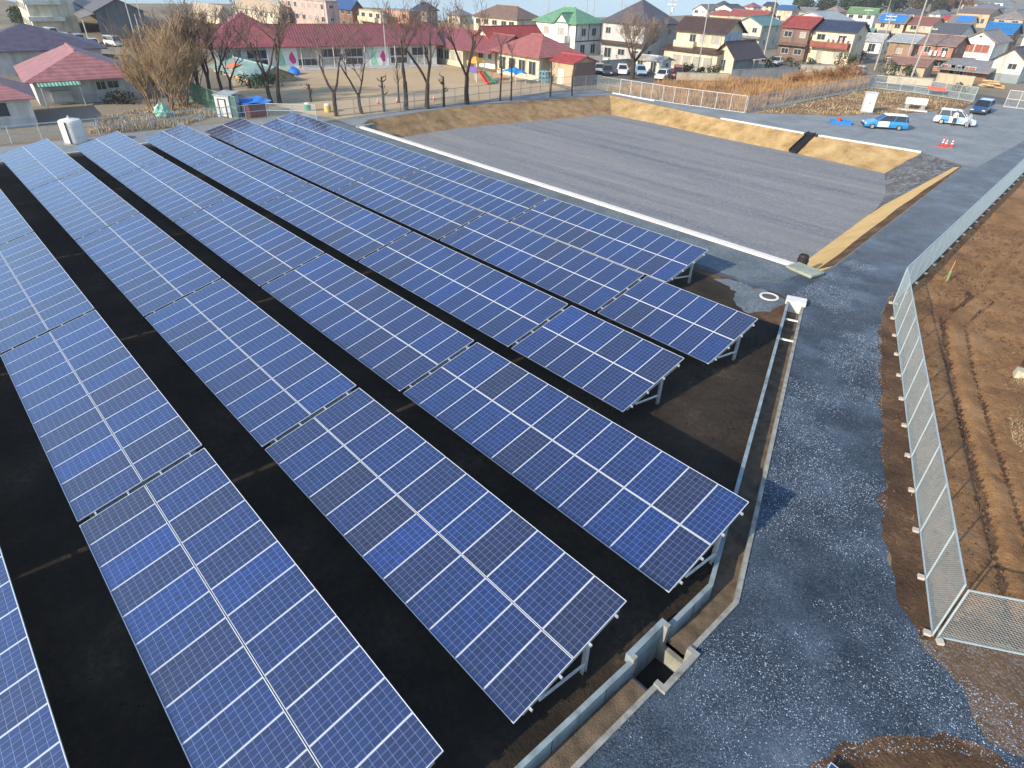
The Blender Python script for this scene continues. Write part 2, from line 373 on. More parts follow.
# bottom right bare mound and dark shoulder strips
sheet('soil_mound', jag([(9.0, 2.3), (7.4, 2.8), (6.4, 2.4), (5.65, 1.45), (4.95, 0.5), (4.65, -0.7), (4.3, -2.5), (4.1, -12), (30, -12), (30, 6)], 0.3, 0.07), 0.012, M_shoulder)
sheet('road_shoulder', jag([(5.5, 4.95), (5.25, 4.6), (4.2, 5.75), (3.4, 7.3), (2.4, 9.6), (1.4, 12.2), (-0.5, 17.0), (-2.35, 22.0), (-3.3, 25.6), (-4.6, 44.4), (-5.95, 64.6), (-5.3, 64.6), (-4.0, 44.4), (-2.75, 25.4)], 0.35, 0.07), 0.0125, M_shoulder)
sheet('soil_verge', jag([(5.1, 4.75), (5.3, 5.05), (5.7, 5.15), (7.5, 6.35), (10.8, 8.6), (16, 12.2), (30, 20), (30, 9), (9.6, 3.9), (8.3, 3.45), (7.2, 2.95), (6.8, 3.25), (6.45, 3.9), (5.95, 4.15), (5.3, 4.4)], .4, .08), 0.0105, M_verge)
sheet('soil_verge', [(-13, 22), (-13, 19.8), (-9.5, 18.5), (-6.9, 15.8), (-5.0, 17.0), (-6.65, 21.2), (-6.75, 22)], 0.0015, M_shoulder)
# ground around the far lot, path round the basin, playground, streets
sheet('gravel_lot', jag([(-8.9, 62.6), (-9.4, 104), (-15, 108.5), (-20.5, 106.8), (-20.0, 98), (-24.5, 86), (-29.5, 77.0), (-36.2, 70.5), (-36.8, 69.3), (-55.4, 67.2), (-60.5, 67.8), (-62.1, 60), (-62.6, 38), (-62.6, 26.1), (-58.0, 26.2)] + [(-60.4, 29.0), (-61.0, 40.9), (-59.75, 51.7), (-56.0, 65.95), (-46.0, 64.75), (-36.6, 63.55), (-26.7, 63.75), (-14.4, 65.0), (-10.0, 62.6)], 0.8, 0.12, keep=(0, 14, 15, 16, 17, 18, 19, 20, 21, 22, 23, 24)), 0.0165, M_path)
sheet('dry_lot', jag([(-36.4, 70.4), (-29.5, 77.0), (-24.5, 86), (-20.0, 98), (-20.6, 106.5), (-36.0, 107.5)], 0.8, 0.25), 0.013, M_lot)
sheet('west_path', [(-62.45, 25.9), (-67.6, 25.9), (-67.9, 10), (-69.2, -12), (-70.5, -40), (-62.45, -40)], 0.01, M_path)
sheet('playground', [(-62.7, 26.2), (-62.6, 64), (-70, 67), (-82, 67.6), (-96, 66), (-107, 32), (-85, 24), (-68, 25.0)], 0.012, M_sand)
sheet('street', [(-12, 104.5), (-15.5, 108.6), (-24, 110.5), (-62, 121), (-62, 127), (-25, 117), (-10, 114), (40, 112), (40, 104)], 0.011, M_asph)
sheet('alley', [(-47.5, 117), (-52, 119), (-62, 170), (-58, 172)], 0.014, M_asph)
sheet('parking_ground', [(-62, 80), (-56, 78), (-50, 92), (-62, 96), (-78, 92), (-76, 84)], 0.010, M_asph)
sheet('yard_lane', [(-152, 8), (-150, 40), (-163, 42), (-168, 6)], 0.010, M_lot)
sheet('dry_field', [(-190, 118), (-135, 112), (-135, 128), (-175, 160)], 0.010, M_dry)
# basin floor, banks and ramp
SWb, SEb = (-57.6, 26.15, ZB), (-9.4, 26.15, ZB)
NWb, NEb = (-51.9, 61.6, ZB), (-15.8, 60.4, ZB)
Nb = [(-25.6, 61.2, ZB), (-34.8, 61.1, ZB), (-43.5, 61.6, ZB)]
Wb = [(-55.2, 49.5, ZB), (-57.4, 39.5, ZB), (-57.2, 30.5, ZB)]
TOE = [(-11.7, 47.5, ZB), (-12.8, 52.6, ZB)]
def poly3(name, faces, m):
    vs = []; fs = []
    for f in faces:
        fs.append(tuple(range(len(vs), len(vs) + len(f)))); vs += f
    b = MB(); b.add(vs, fs); return struct(b.build(name, m))
floor_loop = [SEb, (-9.95, 28.0, ZB), TOE[0], TOE[1], NEb] + Nb + [NWb] + Wb + [SWb]
bmf = sheet('basin_floor', [p[:2] for p in floor_loop], ZB, M_basin)
def z0(p): return (p[0], p[1], 0.0)
nt = [z0(RT2)] + [z0(p) for p in N_top]
nb = [NEb] + Nb + [NWb]
def bank(top, bot, m, name='basin_bank'):
    rd = random.Random(len(top) + int(abs(top[0][0]))); rows = []
    for i in range(len(top) - 1):
        L = (Vector(top[i + 1]) - Vector(top[i])).length; k = max(1, int(L / .7))
        for q in range(k + (i == len(top) - 2)):
            t = q / k; a = Vector(top[i]).lerp(Vector(top[i + 1]), t); c = Vector(bot[i]).lerp(Vector(bot[i + 1]), t); cs = []
            for v in range(6):
                p = a.lerp(c, v / 5)
                if 0 < v < 5: p += Vector((rd.gauss(0, .035), rd.gauss(0, .035), rd.gauss(0, .035)))
                if v == 5: p += (c - a).normalized() * rd.uniform(.0, .22)
                cs.append(p)
            rows.append(cs)
    b = MB()
    b.v = [tuple(p) for r_ in rows for p in r_]
    for i in range(len(rows) - 1):
        for v in range(5): b.f.append((i * 6 + v + 1, i * 6 + v, (i + 1) * 6 + v, (i + 1) * 6 + v + 1)); b.m.append(0)
    return struct(b.build(name, m, smooth=True))
bank(nt, nb, M_straw)
wt = [z0(N_top[-1])] + [z0(p) for p in W_top] + [z0(B_SW)]
wb = [NWb] + Wb + [SWb]
M_straw2 = ground_mat('brown_bank_soil', [(0.34, (0.13, 0.085, 0.043)), (0.48, (0.25, 0.17, 0.09)), (0.64, (0.36, 0.26, 0.15))], big=0.8, fine=6, bump=1.0)  # browner and darker than the north bank
bank(wt, wb, M_straw2)
M_strip = ground_mat('pale_straw_matting', [(0.3, (0.42, 0.28, 0.11)), (0.5, (0.56, 0.39, 0.17)), (0.72, (0.62, 0.45, 0.22))], big=0.6, fine=5, bump=0.4)
eb0 = (-9.95, 28.0, ZB)
poly3('basin_bank', [[z0(B_SE), SEb, eb0, z0(E1)][::-1]], M_strip)
xs_ = []
for i in range(11):                                     # east bank: straw strip below, bare soil lip on top
    t = i / 10; top = Vector(z0(E1)).lerp(Vector(z0(E2)), t)
    bot = Vector(eb0).lerp(Vector(TOE[0]), t / 0.56) if t <= 0.56 else Vector(TOE[0]).lerp(Vector(z0(E2)) + Vector((-0.55, -0.4, -0.12)), (t - 0.56) / 0.44)
    xs_.append((top, bot, top.lerp(bot, 0.26 + 0.08 * random.random())))
poly3('basin_bank', [[xs_[i][1], xs_[i + 1][1], xs_[i + 1][2], xs_[i][2]][::-1] for i in range(10)], M_strip)
poly3('bank_lip', [[xs_[i][2], xs_[i + 1][2], xs_[i + 1][0], xs_[i][0]][::-1] for i in range(10)], M_shoulder)
poly3('ramp', [[TOE[0], z0(E2), z0(RT1), TOE[1]], [TOE[1], z0(RT1), z0(RT2), NEb]], M_ramp)
# soft skirt of silt washed along the foot of the retaining wall
M_silt = ground_mat('washed_brown_silt', [(0.3, (0.16, 0.09, 0.045)), (0.5, (0.24, 0.145, 0.075)), (0.7, (0.27, 0.20, 0.13))], big=0.7, fine=3, bump=0.4)
sheet('silt_patch', jag([(-25, 26.6), (-9.6, 26.6), (-9.8, 29.5), (-11.0, 31.0), (-12.6, 28.2), (-18, 28.0), (-23, 27.2)], 0.4, 0.22), ZB + 0.005, M_silt)

# ------------------------------------------------------------------ field with real relief
def field():
    ys = [4.9]
    while ys[-1] < 92: ys.append(ys[-1] + 0.085 + 0.008 * (ys[-1] - 4.9))
    X, Y = np.meshgrid(np.concatenate([np.arange(-9.4, 9, .12), np.arange(9, 18, .4)]), np.array(ys), indexing='ij')
    fx = np.interp(Y, [4.95, 25.3, 44.38, 64.62, 104], [5.39, -2.91, -4.21, -5.54, -8.2])
    d = X - fx                                          # distance right of the fence
    def noi(s, seed):
        r_ = np.random.default_rng(seed); g = r_.random((64, 64))
        a = (X * s) % 63; b = (Y * s) % 63; i = a.astype(int); j = b.astype(int); u = a - i; v = b - j
        u = u * u * (3 - 2 * u); v = v * v * (3 - 2 * v); i2 = (i + 1) % 64; j2 = (j + 1) % 64
        return (g[i, j] * (1 - u) + g[i2, j] * u) * (1 - v) + (g[i, j2] * (1 - u) + g[i2, j2] * u) * v - 0.5
    Z = noi(0.25, 1) * 0.16 + noi(0.8, 2) * 0.10 + noi(2.1, 3) * 0.10 + noi(4.0, 4) * 0.05
    Z += np.random.default_rng(5).normal(0, 0.012, X.shape)
    for off, wid, dep in ((1.75, 0.18, 0.17), (2.75, 0.12, 0.09), (0.8, 0.25, 0.06)):      # tyre ruts along the fence
        c = off + 0.25 * np.sin(Y * 0.22) + 0.04 * (Y - 5)
        Z -= dep * np.exp(-((d - c) / wid) ** 2) * (Y < 40); Z += dep * 0.45 * np.exp(-((d - c - 2.2 * wid) / wid) ** 2) * (Y < 40)
    for k in range(7):                                  # cross tracks
        yy = 24 + k * 5.3 + 0.25 * X + 0.5 * np.sin(X * 0.6 + k)
        Z -= 0.045 * np.exp(-((Y - yy) / 0.3) ** 2) * (noi(0.5, 20 + k) > -.05)
    Z = Z + 0.10
    ok = (d > 0.12) & (Y > 4.95 + np.clip((X - 5.39) * 0.66, 0, 30) + 0.1)
    Z = np.where(d < 0.6, Z * 0.4, Z)
    idx = -np.ones(X.shape, int); idx[ok] = np.arange(ok.sum())
    vs = np.stack([X[ok], Y[ok], np.maximum(Z[ok], 0.015)], 1)
    q = np.stack([idx[:-1, :-1], idx[1:, :-1], idx[1:, 1:], idx[:-1, 1:]], -1).reshape(-1, 4); q = q[(q >= 0).all(1)]
    b = MB(); b.v = [tuple(p) for p in vs]; b.f = [tuple(int(i) for i in f) for f in q]; rr = np.random.default_rng(12)
    dq = d[ok][q].mean(1); yq = Y[ok][q].mean(1); nz_ = noi(1.4, 9)[ok][q].mean(1)
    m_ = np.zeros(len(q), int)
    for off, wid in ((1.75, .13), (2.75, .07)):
        c = off + 0.25 * np.sin(yq * 0.22) + 0.04 * (yq - 5); m_ |= (np.abs(dq - c) < wid * (1 + nz_ * 1.2)) & (yq < 30)  # rut shade painted in as darker soil faces, the sun leaves ruts unshaded
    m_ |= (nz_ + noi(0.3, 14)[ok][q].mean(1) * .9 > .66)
    m_ |= (yq < 4.95 + (X[ok][q].mean(1) - 5.39) * .66 + 1.5 + nz_ * 2.0)  # shaded ground behind the corner fence, painted as darker soil faces
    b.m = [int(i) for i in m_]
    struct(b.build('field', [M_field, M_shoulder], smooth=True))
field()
# loose stones lying on the road and clods on the soil: nobody could count them
def scatter(name, poly, n, smin, smax, m, label, cat, z=0.008, bbox=None, dens=None, seed=1):
    r_ = np.random.default_rng(seed)
    P = np.array(poly); x0, y0 = P.min(0); x1, y1 = P.max(0)
    if bbox: x0, y0, x1, y1 = bbox
    x = r_.uniform(x0, x1, n); y = r_.uniform(y0, y1, n); k = inside(poly, x, y)
    if dens is not None: k &= r_.random(n) < dens(x, y)
    x, y = x[k], y[k]; n = len(x)
    s = smin + (smax - smin) * r_.random(n) ** 3
    base = np.array([(1, 0, 0), (-1, 0, 0), (0, 1, 0), (0, -1, 0), (0, 0, 1), (0, 0, -1)], float)
    V = base[None] * (s[:, None, None] * r_.uniform(0.5, 1.1, (n, 6, 1)))
    a = r_.uniform(0, 6.28, n); ca, sa = np.cos(a), np.sin(a)
    vx = V[..., 0] * ca[:, None] - V[..., 1] * sa[:, None] + x[:, None]; vy = V[..., 0] * sa[:, None] + V[..., 1] * ca[:, None] + y[:, None]
    vz = V[..., 2] * 0.7 + z + s[:, None] * 0.25
    co = np.stack([vx, vy, vz], -1).reshape(-1, 3)
    tri = np.array([(0, 2, 4), (2, 1, 4), (1, 3, 4), (3, 0, 4), (2, 0, 5), (1, 2, 5), (3, 1, 5), (0, 3, 5)])
    F = (tri[None] + 6 * np.arange(n)[:, None, None]).reshape(-1, 3)
    me = bpy.data.meshes.new(name); me.vertices.add(len(co)); me.vertices.foreach_set('co', co.ravel())
    me.loops.add(F.size); me.loops.foreach_set('vertex_index', F.ravel().astype(np.int32))
    me.polygons.add(len(F)); me.polygons.foreach_set('loop_start', np.arange(0, F.size, 3, dtype=np.int32))
    me.update(calc_edges=True); me.validate(); me.materials.append(m)
    o = bpy.data.objects.new(name, me); COL.objects.link(o)
    return tag(o, label, cat, kind='stuff')
M_stone = mat('bluish_white_stone', (0.25, 0.33, 0.44), 0.7, var=0.7, scale=7)
M_clod = mat('brown_clod', (0.13, 0.07, 0.035), 0.95, var=0.5, scale=5)
M_clodd = mat('black_clod', (0.02, 0.018, 0.015), 0.95, var=0.5, scale=5)
rp_ = np.random.default_rng(33).random((40, 40))
def patchy(x, y):
    def n_(s):
        a = (x * s + 100) % 39; b = (y * s + 100) % 39; i = a.astype(int); j = b.astype(int); u = a - i; v = b - j
        return (rp_[i, j] * (1 - u) + rp_[i + 1 - 40 * (i + 1 > 39), j] * u) * (1 - v) + (rp_[i, j + 1 - 40 * (j + 1 > 39)] * (1 - u) + rp_[i + 1 - 40 * (i + 1 > 39), j + 1 - 40 * (j + 1 > 39)] * u) * v
    t = 0.6 * n_(0.45) + 0.4 * n_(1.3)
    return np.clip((t - 0.40) * 4.5, 0.03, 1)
scatter('gravel_stones', g_full, 300000, 0.006, 0.027, M_stone, 'pale bluish loose stones strewn over the dark gravel road', 'gravel', bbox=(-7, -8, 9, 30), dens=patchy, seed=3)
yard_clods = [(0.2, 3.2), (-1.6, 7.5), (-5.5, 18), (-12, 20.5), (-14, 14), (-8, -4), (-8, -14), (0.2, -14), (0.3, -2)]
scatter('soil_clods', yard_clods, 9000, 0.012, 0.07, M_clodd, 'small dark clods on the black soil under the panels', 'soil', z=0.004, seed=5)
scatter('field_clods', [(5.6, 5.2), (-2.7, 25.4), (-3.9, 44.4), (8, 46), (14, 10.5)], 26000, 0.015, 0.09, M_clod, 'crumbled clods of turned brown soil beyond the fence', 'soil', z=0.10, seed=6)
scatter('shoulder_clods', [(5.5, 4.95), (5.25, 4.6), (4.2, 5.75), (2.4, 9.6), (-0.5, 17.0), (-3.2, 25.4), (-2.9, 25.3)], 5000, 0.012, 0.06, M_clod, 'brown clods on the strip between road and fence', 'soil', z=0.012, seed=8)
scatter('mound_clods', [(9.0, 2.3), (7.4, 2.8), (6.4, 2.4), (5.65, 1.45), (4.95, 0.5), (4.65, -0.7), (9, -2)], 900, 0.012, 0.05, M_clod, 'brown clods on the bare mound at the road bottom', 'soil', z=0.012, seed=9)

# ================================================================== DRAIN AND CONCRETE WORKS
DEP = 0.46
def wall_run(b, inner, outer, zt, zb, mi=0):
    for i in range(len(inner) - 1):
        a0, a1, c0, c1 = inner[i], inner[i + 1], outer[i], outer[i + 1]
        b.hexa([(a0[0], a0[1], zb), (a1[0], a1[1], zb), (c1[0], c1[1], zb), (c0[0], c0[1], zb)],
               [(a0[0], a0[1], zt), (a1[0], a1[1], zt), (c1[0], c1[1], zt), (c0[0], c0[1], zt)], mi)
def lerp2(a, b, t): return (a[0] + (b[0] - a[0]) * t, a[1] + (b[1] - a[1]) * t)
def cut_runs(inner, outer):
    """split a channel side in its run above and its run below the pit"""
    up_i, up_o = [inner[0], inner[1]], [outer[0], outer[1]]
    t = (inner[1][1] - PIT[3]) / (inner[1][1] - inner[2][1])
    up_i.append(lerp2(inner[1], inner[2], t)); up_o.append((lerp2(outer[1], outer[2], t)[0], up_i[-1][1]))
    t = (inner[2][1] - PIT[1]) / (inner[2][1] - inner[3][1])
    p = lerp2(inner[2], inner[3], t)
    return (up_i, up_o), ([p, inner[3]], [(lerp2(outer[2], outer[3], t)[0], p[1]), outer[3]])
dr = thing('drainage_channel', 'long open concrete drain channel between solar tables and gravel road', 'drain', (0, 0, 0))
(lu, lu_o), (ld, ld_o) = cut_runs(ch_l, ch_lo); (ru, ru_o), (rd, rd_o) = cut_runs(ch_r, ch_ro)
for (a, o_, zt) in ((lu, lu_o, 0.16), (ld, ld_o, 0.16)):
    b = MB(); wall_run(b, a, o_, zt, -DEP); b.build('side_wall', M_wall_c, dr)
for (a, o_, zt) in ((ru, ru_o, 0.05), (rd, rd_o, 0.05)):
    b = MB(); wall_run(b, a, o_, zt, -DEP); b.build('side_wall', M_conc, dr)
for (l_, r_) in ((lu, ru), (ld, rd)):
    b = MB()
    for i in range(len(l_) - 1):
        b.add([(l_[i][0], l_[i][1], -DEP + .06), (l_[i + 1][0], l_[i + 1][1], -DEP + .06), (r_[i + 1][0], r_[i + 1][1], -DEP + .06), (r_[i][0], r_[i][1], -DEP + .06)], [(0, 1, 2, 3)])
    b.build('channel_floor', M_mud, dr)
dl = Vector((CL[1][0] - CL[0][0], CL[1][1] - CL[0][1])).normalized(); dn = Vector((-dl.y, dl.x))
for s_ in (2.0, 4.3):
    c = Vector(CL[0]) + dl * s_
    b = MB(); b.bar((c.x - dn.x * HW, c.y - dn.y * HW, 0.0), (c.x + dn.x * HW, c.y + dn.y * HW, 0.0), 0.07, 0.07); b.build('cross_strut', M_conc_w, dr)
b = MB(); c = Vector(CL[0]) + dl * 0.1; ang = math.atan2(dl.y, dl.x)
b.box((c.x - dl.x * .27, c.y - dl.y * .27, -0.2), (0.66, 1.0, 0.86), rz=ang); b.build('end_cap', M_conc_w, dr)
# expansion joints on the near wall
b = MB()
for y_ in (1.0, -2.6, -4.4, -6.2):
    xx = ch_l[2][0] + (ch_l[1][0] - ch_l[2][0]) * max(0, (y_ + .85) / 2.8) if y_ > -.85 else lerp2(ch_l[2], ch_l[3], (-.85 - y_) / 11.15)[0]
    b.box((xx + 0.002, y_, -0.2), (0.008, 0.018, 0.70))
b.build('joint', M_dark, dr)
cb = thing('catch_basin', 'square concrete catch basin with dark pit in the drain channel', 'drain', ((PIT[0] + PIT[2]) / 2, (PIT[1] + PIT[3]) / 2, 0))
hx, hy = (PIT[2] - PIT[0]) / 2, (PIT[3] - PIT[1]) / 2
b = MB(); b.box((-hx + .075, 0, -0.44), (.15, 2 * hy, 1.5)); b.build('pit_wall', M_wall_c, cb)
lx = [p[0] - cb.location.x for p in (ld[0], rd[0], lu[2], ru[2])]
for s_, li, ri in ((-1, lx[0], lx[1]), (1, lx[2], lx[3])):
    b = MB(); yy = s_ * (hy - .075)
    b.box(((-hx + .15 + li) / 2, yy, -0.44), (li + hx - .15, .15, 1.5)); b.box(((hx + ri) / 2, yy, -0.54), (hx - ri, .15, 1.3))
    b.box(((li + ri) / 2, yy, -0.87), (ri - li, .15, 0.62)); b.build('pit_wall', M_conc, cb)
b = MB(); b.box((hx - .075, 0, -0.54), (.15, 2 * hy - .3, 1.3)); b.build('pit_wall', M_conc, cb)
b = MB(); b.box((0, 0, -1.15), (2 * hx - .3, 2 * hy - .3, .08)); b.build('pit_floor', M_dark, cb)

wl_ = thing('retaining_wall', 'long concrete basin wall with bright white coping beside the solar rows', 'wall', (-33, 26, 0))
b = MB(); b.box((0.5, 0.0, -0.78), (49.0, 0.30, 1.66)); b.build('wall_body', M_conc, wl_)
b = MB(); b.box((0.5, 0.0, 0.10), (49.2, 0.46, 0.14)); b.build('coping', M_conc_w, wl_)
b = MB(); b.box((-24.6, 0.8, -0.2), (0.5, 2.2, 0.7), rz=R(8)); b.build('wing_wall', M_conc, wl_)
kb = MB()
for i, (a, c) in enumerate((((-14.5, 65.0), (-26.7, 63.75)), ((-26.7, 63.75), (-36.6, 63.55)))):
    kb.bar((a[0], a[1], 0.06), (c[0], c[1], 0.06), 0.28, 0.14)
tag(kb.build('kerb', M_conc_w), 'thin white concrete kerb topping the yellow straw bank', 'kerb')
kb = MB(); kb.bar((-56.5, 67.2, 0.06), (-49, 67.0, 0.06), 0.24, 0.16)
tag(kb.build('kerb', M_conc_w), 'short white kerb under the far corner of the chain link fence', 'kerb')
kb = MB(); kb.bar((-62.35, 21, 0.07), (-62.35, -40, 0.07), 0.16, 0.16)
tag(kb.build('kerb', M_conc_w), 'pale kerb along the far ends of the solar rows', 'kerb')
# culvert slab with pipe, manhole ring
cs = thing('culvert_cover', 'flat greenish concrete culvert slab at the corner of the basin wall', 'concrete slab', (-8.0, 25.7, 0), R(-12))
b = MB(); b.box((0, 0, 0.16), (1.75, 1.15, 0.12)); b.build('slab', mat('greenish_concrete', (0.27, 0.31, 0.26), .85, var=.2, scale=2, bump=.2), cs)
b = MB(); b.box((0, 0, 0.05), (1.55, .95, .10)); b.build('slab_base', M_conc, cs)
pp = thing('drain_pipe', 'black upright drain pipe standing behind the culvert slab', 'pipe', (-8.75, 27.0, 0))
b = MB(); b.lathe([(0.30, -1.5), (0.30, 0.42), (0.24, 0.52), (0.22, 0.48), (0.05, 0.46)], n=20); b.build('pipe_body', mat('black_rubber', (0.022, 0.018, 0.017), .6), pp, smooth=False)
b = MB(); b.lathe([(0.31, 0.1), (0.33, 0.12), (0.33, 0.2), (0.31, 0.22)], n=20); b.build('pipe_collar', MATS['black_rubber'], pp)
mh = thing('manhole', 'round white manhole ring set flush in bluish gravel near the channel', 'manhole', (-7.68, 20.92, 0))
b = MB(); n_ = 28
ring = [(.38, .01), (.38, .05), (.5, .05), (.5, .01)]
for (r_, z_) in ring:
    b.v += [(r_ * math.cos(2 * math.pi * k / n_), r_ * math.sin(2 * math.pi * k / n_), z_) for k in range(n_)]
for i in range(4):
    for k in range(n_): b.f.append((i * n_ + k, ((i + 1) % 4) * n_ + k, ((i + 1) % 4) * n_ + (k + 1) % n_, i * n_ + (k + 1) % n_)); b.m.append(0)
b.build('ring', M_conc_w, mh)
b = MB(); b.lathe([(0.375, .012), (0.375, .03)], n=28); b.build('lid', mat('manhole_iron', (0.08, 0.085, 0.09), .7, var=.3), mh)
ch = thing('drain_chute', 'black drain chute running down the yellow straw bank', 'drain', (-25.6, 62.6, 0))
bt = Vector((-25.4, 63.85, .06)); bb = Vector((-25.75, 60.9, ZB + .08))
b = MB(); dd = (bb - bt); sd = dd.cross(Vector((0, 0, 1))).normalized() * 0.42
for s_ in (-1, 1): b.bar(bt + sd * s_ + Vector((0, 0, .12)), bb + sd * s_ + Vector((0, 0, .12)), .1, .34)
b.hexa([bt - sd, bt + sd, bb + sd, bb - sd], [p + Vector((0, 0, .17)) for p in (bt - sd, bt + sd, bb + sd, bb - sd)])
b.build('chute', mat('black_plastic', (0.012, 0.012, 0.012), .5), ch).location = -ch.location
b = MB(); b.box((bt.x, bt.y, .06), (1.5, .7, .16)); b.build('inlet_box', MATS['black_plastic'], ch).location = -ch.location

# ================================================================== SOLAR TABLES
TILT = 0.226255; SW = 3.794; PWD = 1.012; ZL = 0.80
CT, ST = math.cos(TILT), math.sin(TILT)
def cell_mat():
    m, n, l, b = new_mat('blue_polycrystalline_cells')
    uv = n.new('ShaderNodeUVMap'); sx = n.new('ShaderNodeSeparateXYZ'); l.new(uv.outputs[0], sx.inputs[0])
    def M(op, a, b_=None, c_=None, clamp=False):
        x = n.new('ShaderNodeMath'); x.operation = op; x.use_clamp = clamp
        for i, v in enumerate((a, b_, c_)):
            if v is None: continue
            if hasattr(v, 'links'): l.new(v, x.inputs[i])
            else: x.inputs[i].default_value = v
        return x.outputs[0]
    u, v = sx.outputs[0], sx.outputs[1]                  # 0..6 and 0..10 over the cells
    def edge(t, w):                                      # 1 inside the gap between cells
        fr = M('FRACT', t); d = M('ABSOLUTE', M('SUBTRACT', fr, 0.5)); return M('GREATER_THAN', d, 0.5 - w)
    gap = M('MAXIMUM', edge(u, 0.018), edge(v, 0.015))
    out = M('MAXIMUM', M('MAXIMUM', M('LESS_THAN', u, 0.0), M('GREATER_THAN', u, 6.0)), M('MAXIMUM', M('LESS_THAN', v, 0.0), M('GREATER_THAN', v, 10.0)))
    bus = M('MAXIMUM', edge(M('MULTIPLY_ADD', u, 3.0, 0.5), 0.030), 0.0)
    # crystal tone of every cell and every panel
    oi = n.new('ShaderNodeObjectInfo')
    fl = n.new('ShaderNodeCombineXYZ'); l.new(M('FLOOR', u), fl.inputs[0]); l.new(M('FLOOR', v), fl.inputs[1]); l.new(M('MULTIPLY', oi.outputs['Random'], 97.0), fl.inputs[2])
    wn_ = n.new('ShaderNodeTexWhiteNoise'); l.new(fl.outputs[0], wn_.inputs['Vector'])
    vo = n.new('ShaderNodeTexVoronoi'); vo.inputs['Scale'].default_value = 9.0
    cz = n.new('ShaderNodeCombineXYZ'); l.new(u, cz.inputs[0]); l.new(v, cz.inputs[1]); l.new(M('MULTIPLY', oi.outputs['Random'], 31.0), cz.inputs[2]); l.new(cz.outputs[0], vo.inputs['Vector'])
    vs = n.new('ShaderNodeSeparateColor'); l.new(vo.outputs['Color'], vs.inputs[0])
    rp = n.new('ShaderNodeValToRGB'); e = rp.color_ramp.elements
    e[0].position = 0.0; e[0].color = (0.014, 0.016, 0.055, 1); e[1].position = 1.0; e[1].color = (0.005, 0.032, 0.20, 1)
    for p_, c_ in ((0.10, (0.010, 0.017, 0.074, 1)), (0.25, (0.007, 0.020, 0.10, 1)), (0.6, (0.005, 0.023, 0.128, 1)), (0.92, (0.005, 0.028, 0.155, 1))):
        k = e.new(p_); k.color = c_
    l.new(oi.outputs['Random'], rp.inputs['Fac'])
    tone = M('ADD', M('MULTIPLY_ADD', wn_.outputs['Value'], 0.36, 0.46), M('MULTIPLY', vs.outputs[0], 0.34))
    sc = n.new('ShaderNodeVectorMath'); sc.operation = 'SCALE'; l.new(rp.outputs['Color'], sc.inputs[0]); l.new(tone, sc.inputs['Scale'])
    m1 = n.new('ShaderNodeMixRGB'); l.new(M('MULTIPLY', bus, 0.45), m1.inputs['Fac']); l.new(sc.outputs[0], m1.inputs['Color1']); m1.inputs['Color2'].default_value = (0.18, 0.26, 0.42, 1)
    m2 = n.new('ShaderNodeMixRGB'); l.new(M('MULTIPLY', gap, 0.55), m2.inputs['Fac']); l.new(m1.outputs[0], m2.inputs['Color1']); m2.inputs['Color2'].default_value = (0.36, 0.47, 0.70, 1)
    m3 = n.new('ShaderNodeMixRGB'); l.new(out, m3.inputs['Fac']); l.new(m2.outputs[0], m3.inputs['Color1']); m3.inputs['Color2'].default_value = (0.48, 0.57, 0.68, 1)
    l.new(m3.outputs[0], b.inputs['Base Color'])
    b.inputs['Roughness'].default_value = 0.45; b.inputs['Specular IOR Level'].default_value = 0.3
    b.inputs['Sheen Weight'].default_value = 1.0; b.inputs['Sheen Roughness'].default_value = 0.12; b.inputs['Sheen Tint'].default_value = (.75, .9, 1, 1)
    b.inputs['Coat Weight'].default_value = 1.0; b.inputs['Coat Roughness'].default_value = 0.035; b.inputs['Coat IOR'].default_value = 2.0
    # faint dust so that no pane mirrors evenly
    tc = n.new('ShaderNodeTexCoord'); nz = n.new('ShaderNodeTexNoise'); nz.inputs['Scale'].default_value = 1.1; nz.inputs['Detail'].default_value = 6
    l.new(tc.outputs['Object'], nz.inputs['Vector'])
    l.new(M('MULTIPLY_ADD', nz.outputs['Fac'], 0.09, 0.0), b.inputs['Coat Roughness'])
    MATS['cells'] = m
    return m
M_cell = cell_mat()
M_alu = mat('anodised_aluminium', (0.74, 0.77, 0.80), 0.38, metal=0.35, var=0.05, scale=2, spec=0.5)
M_galv = mat('galvanised_steel', (0.58, 0.62, 0.65), 0.45, metal=0.55, var=0.2, scale=6, spec=0.5)
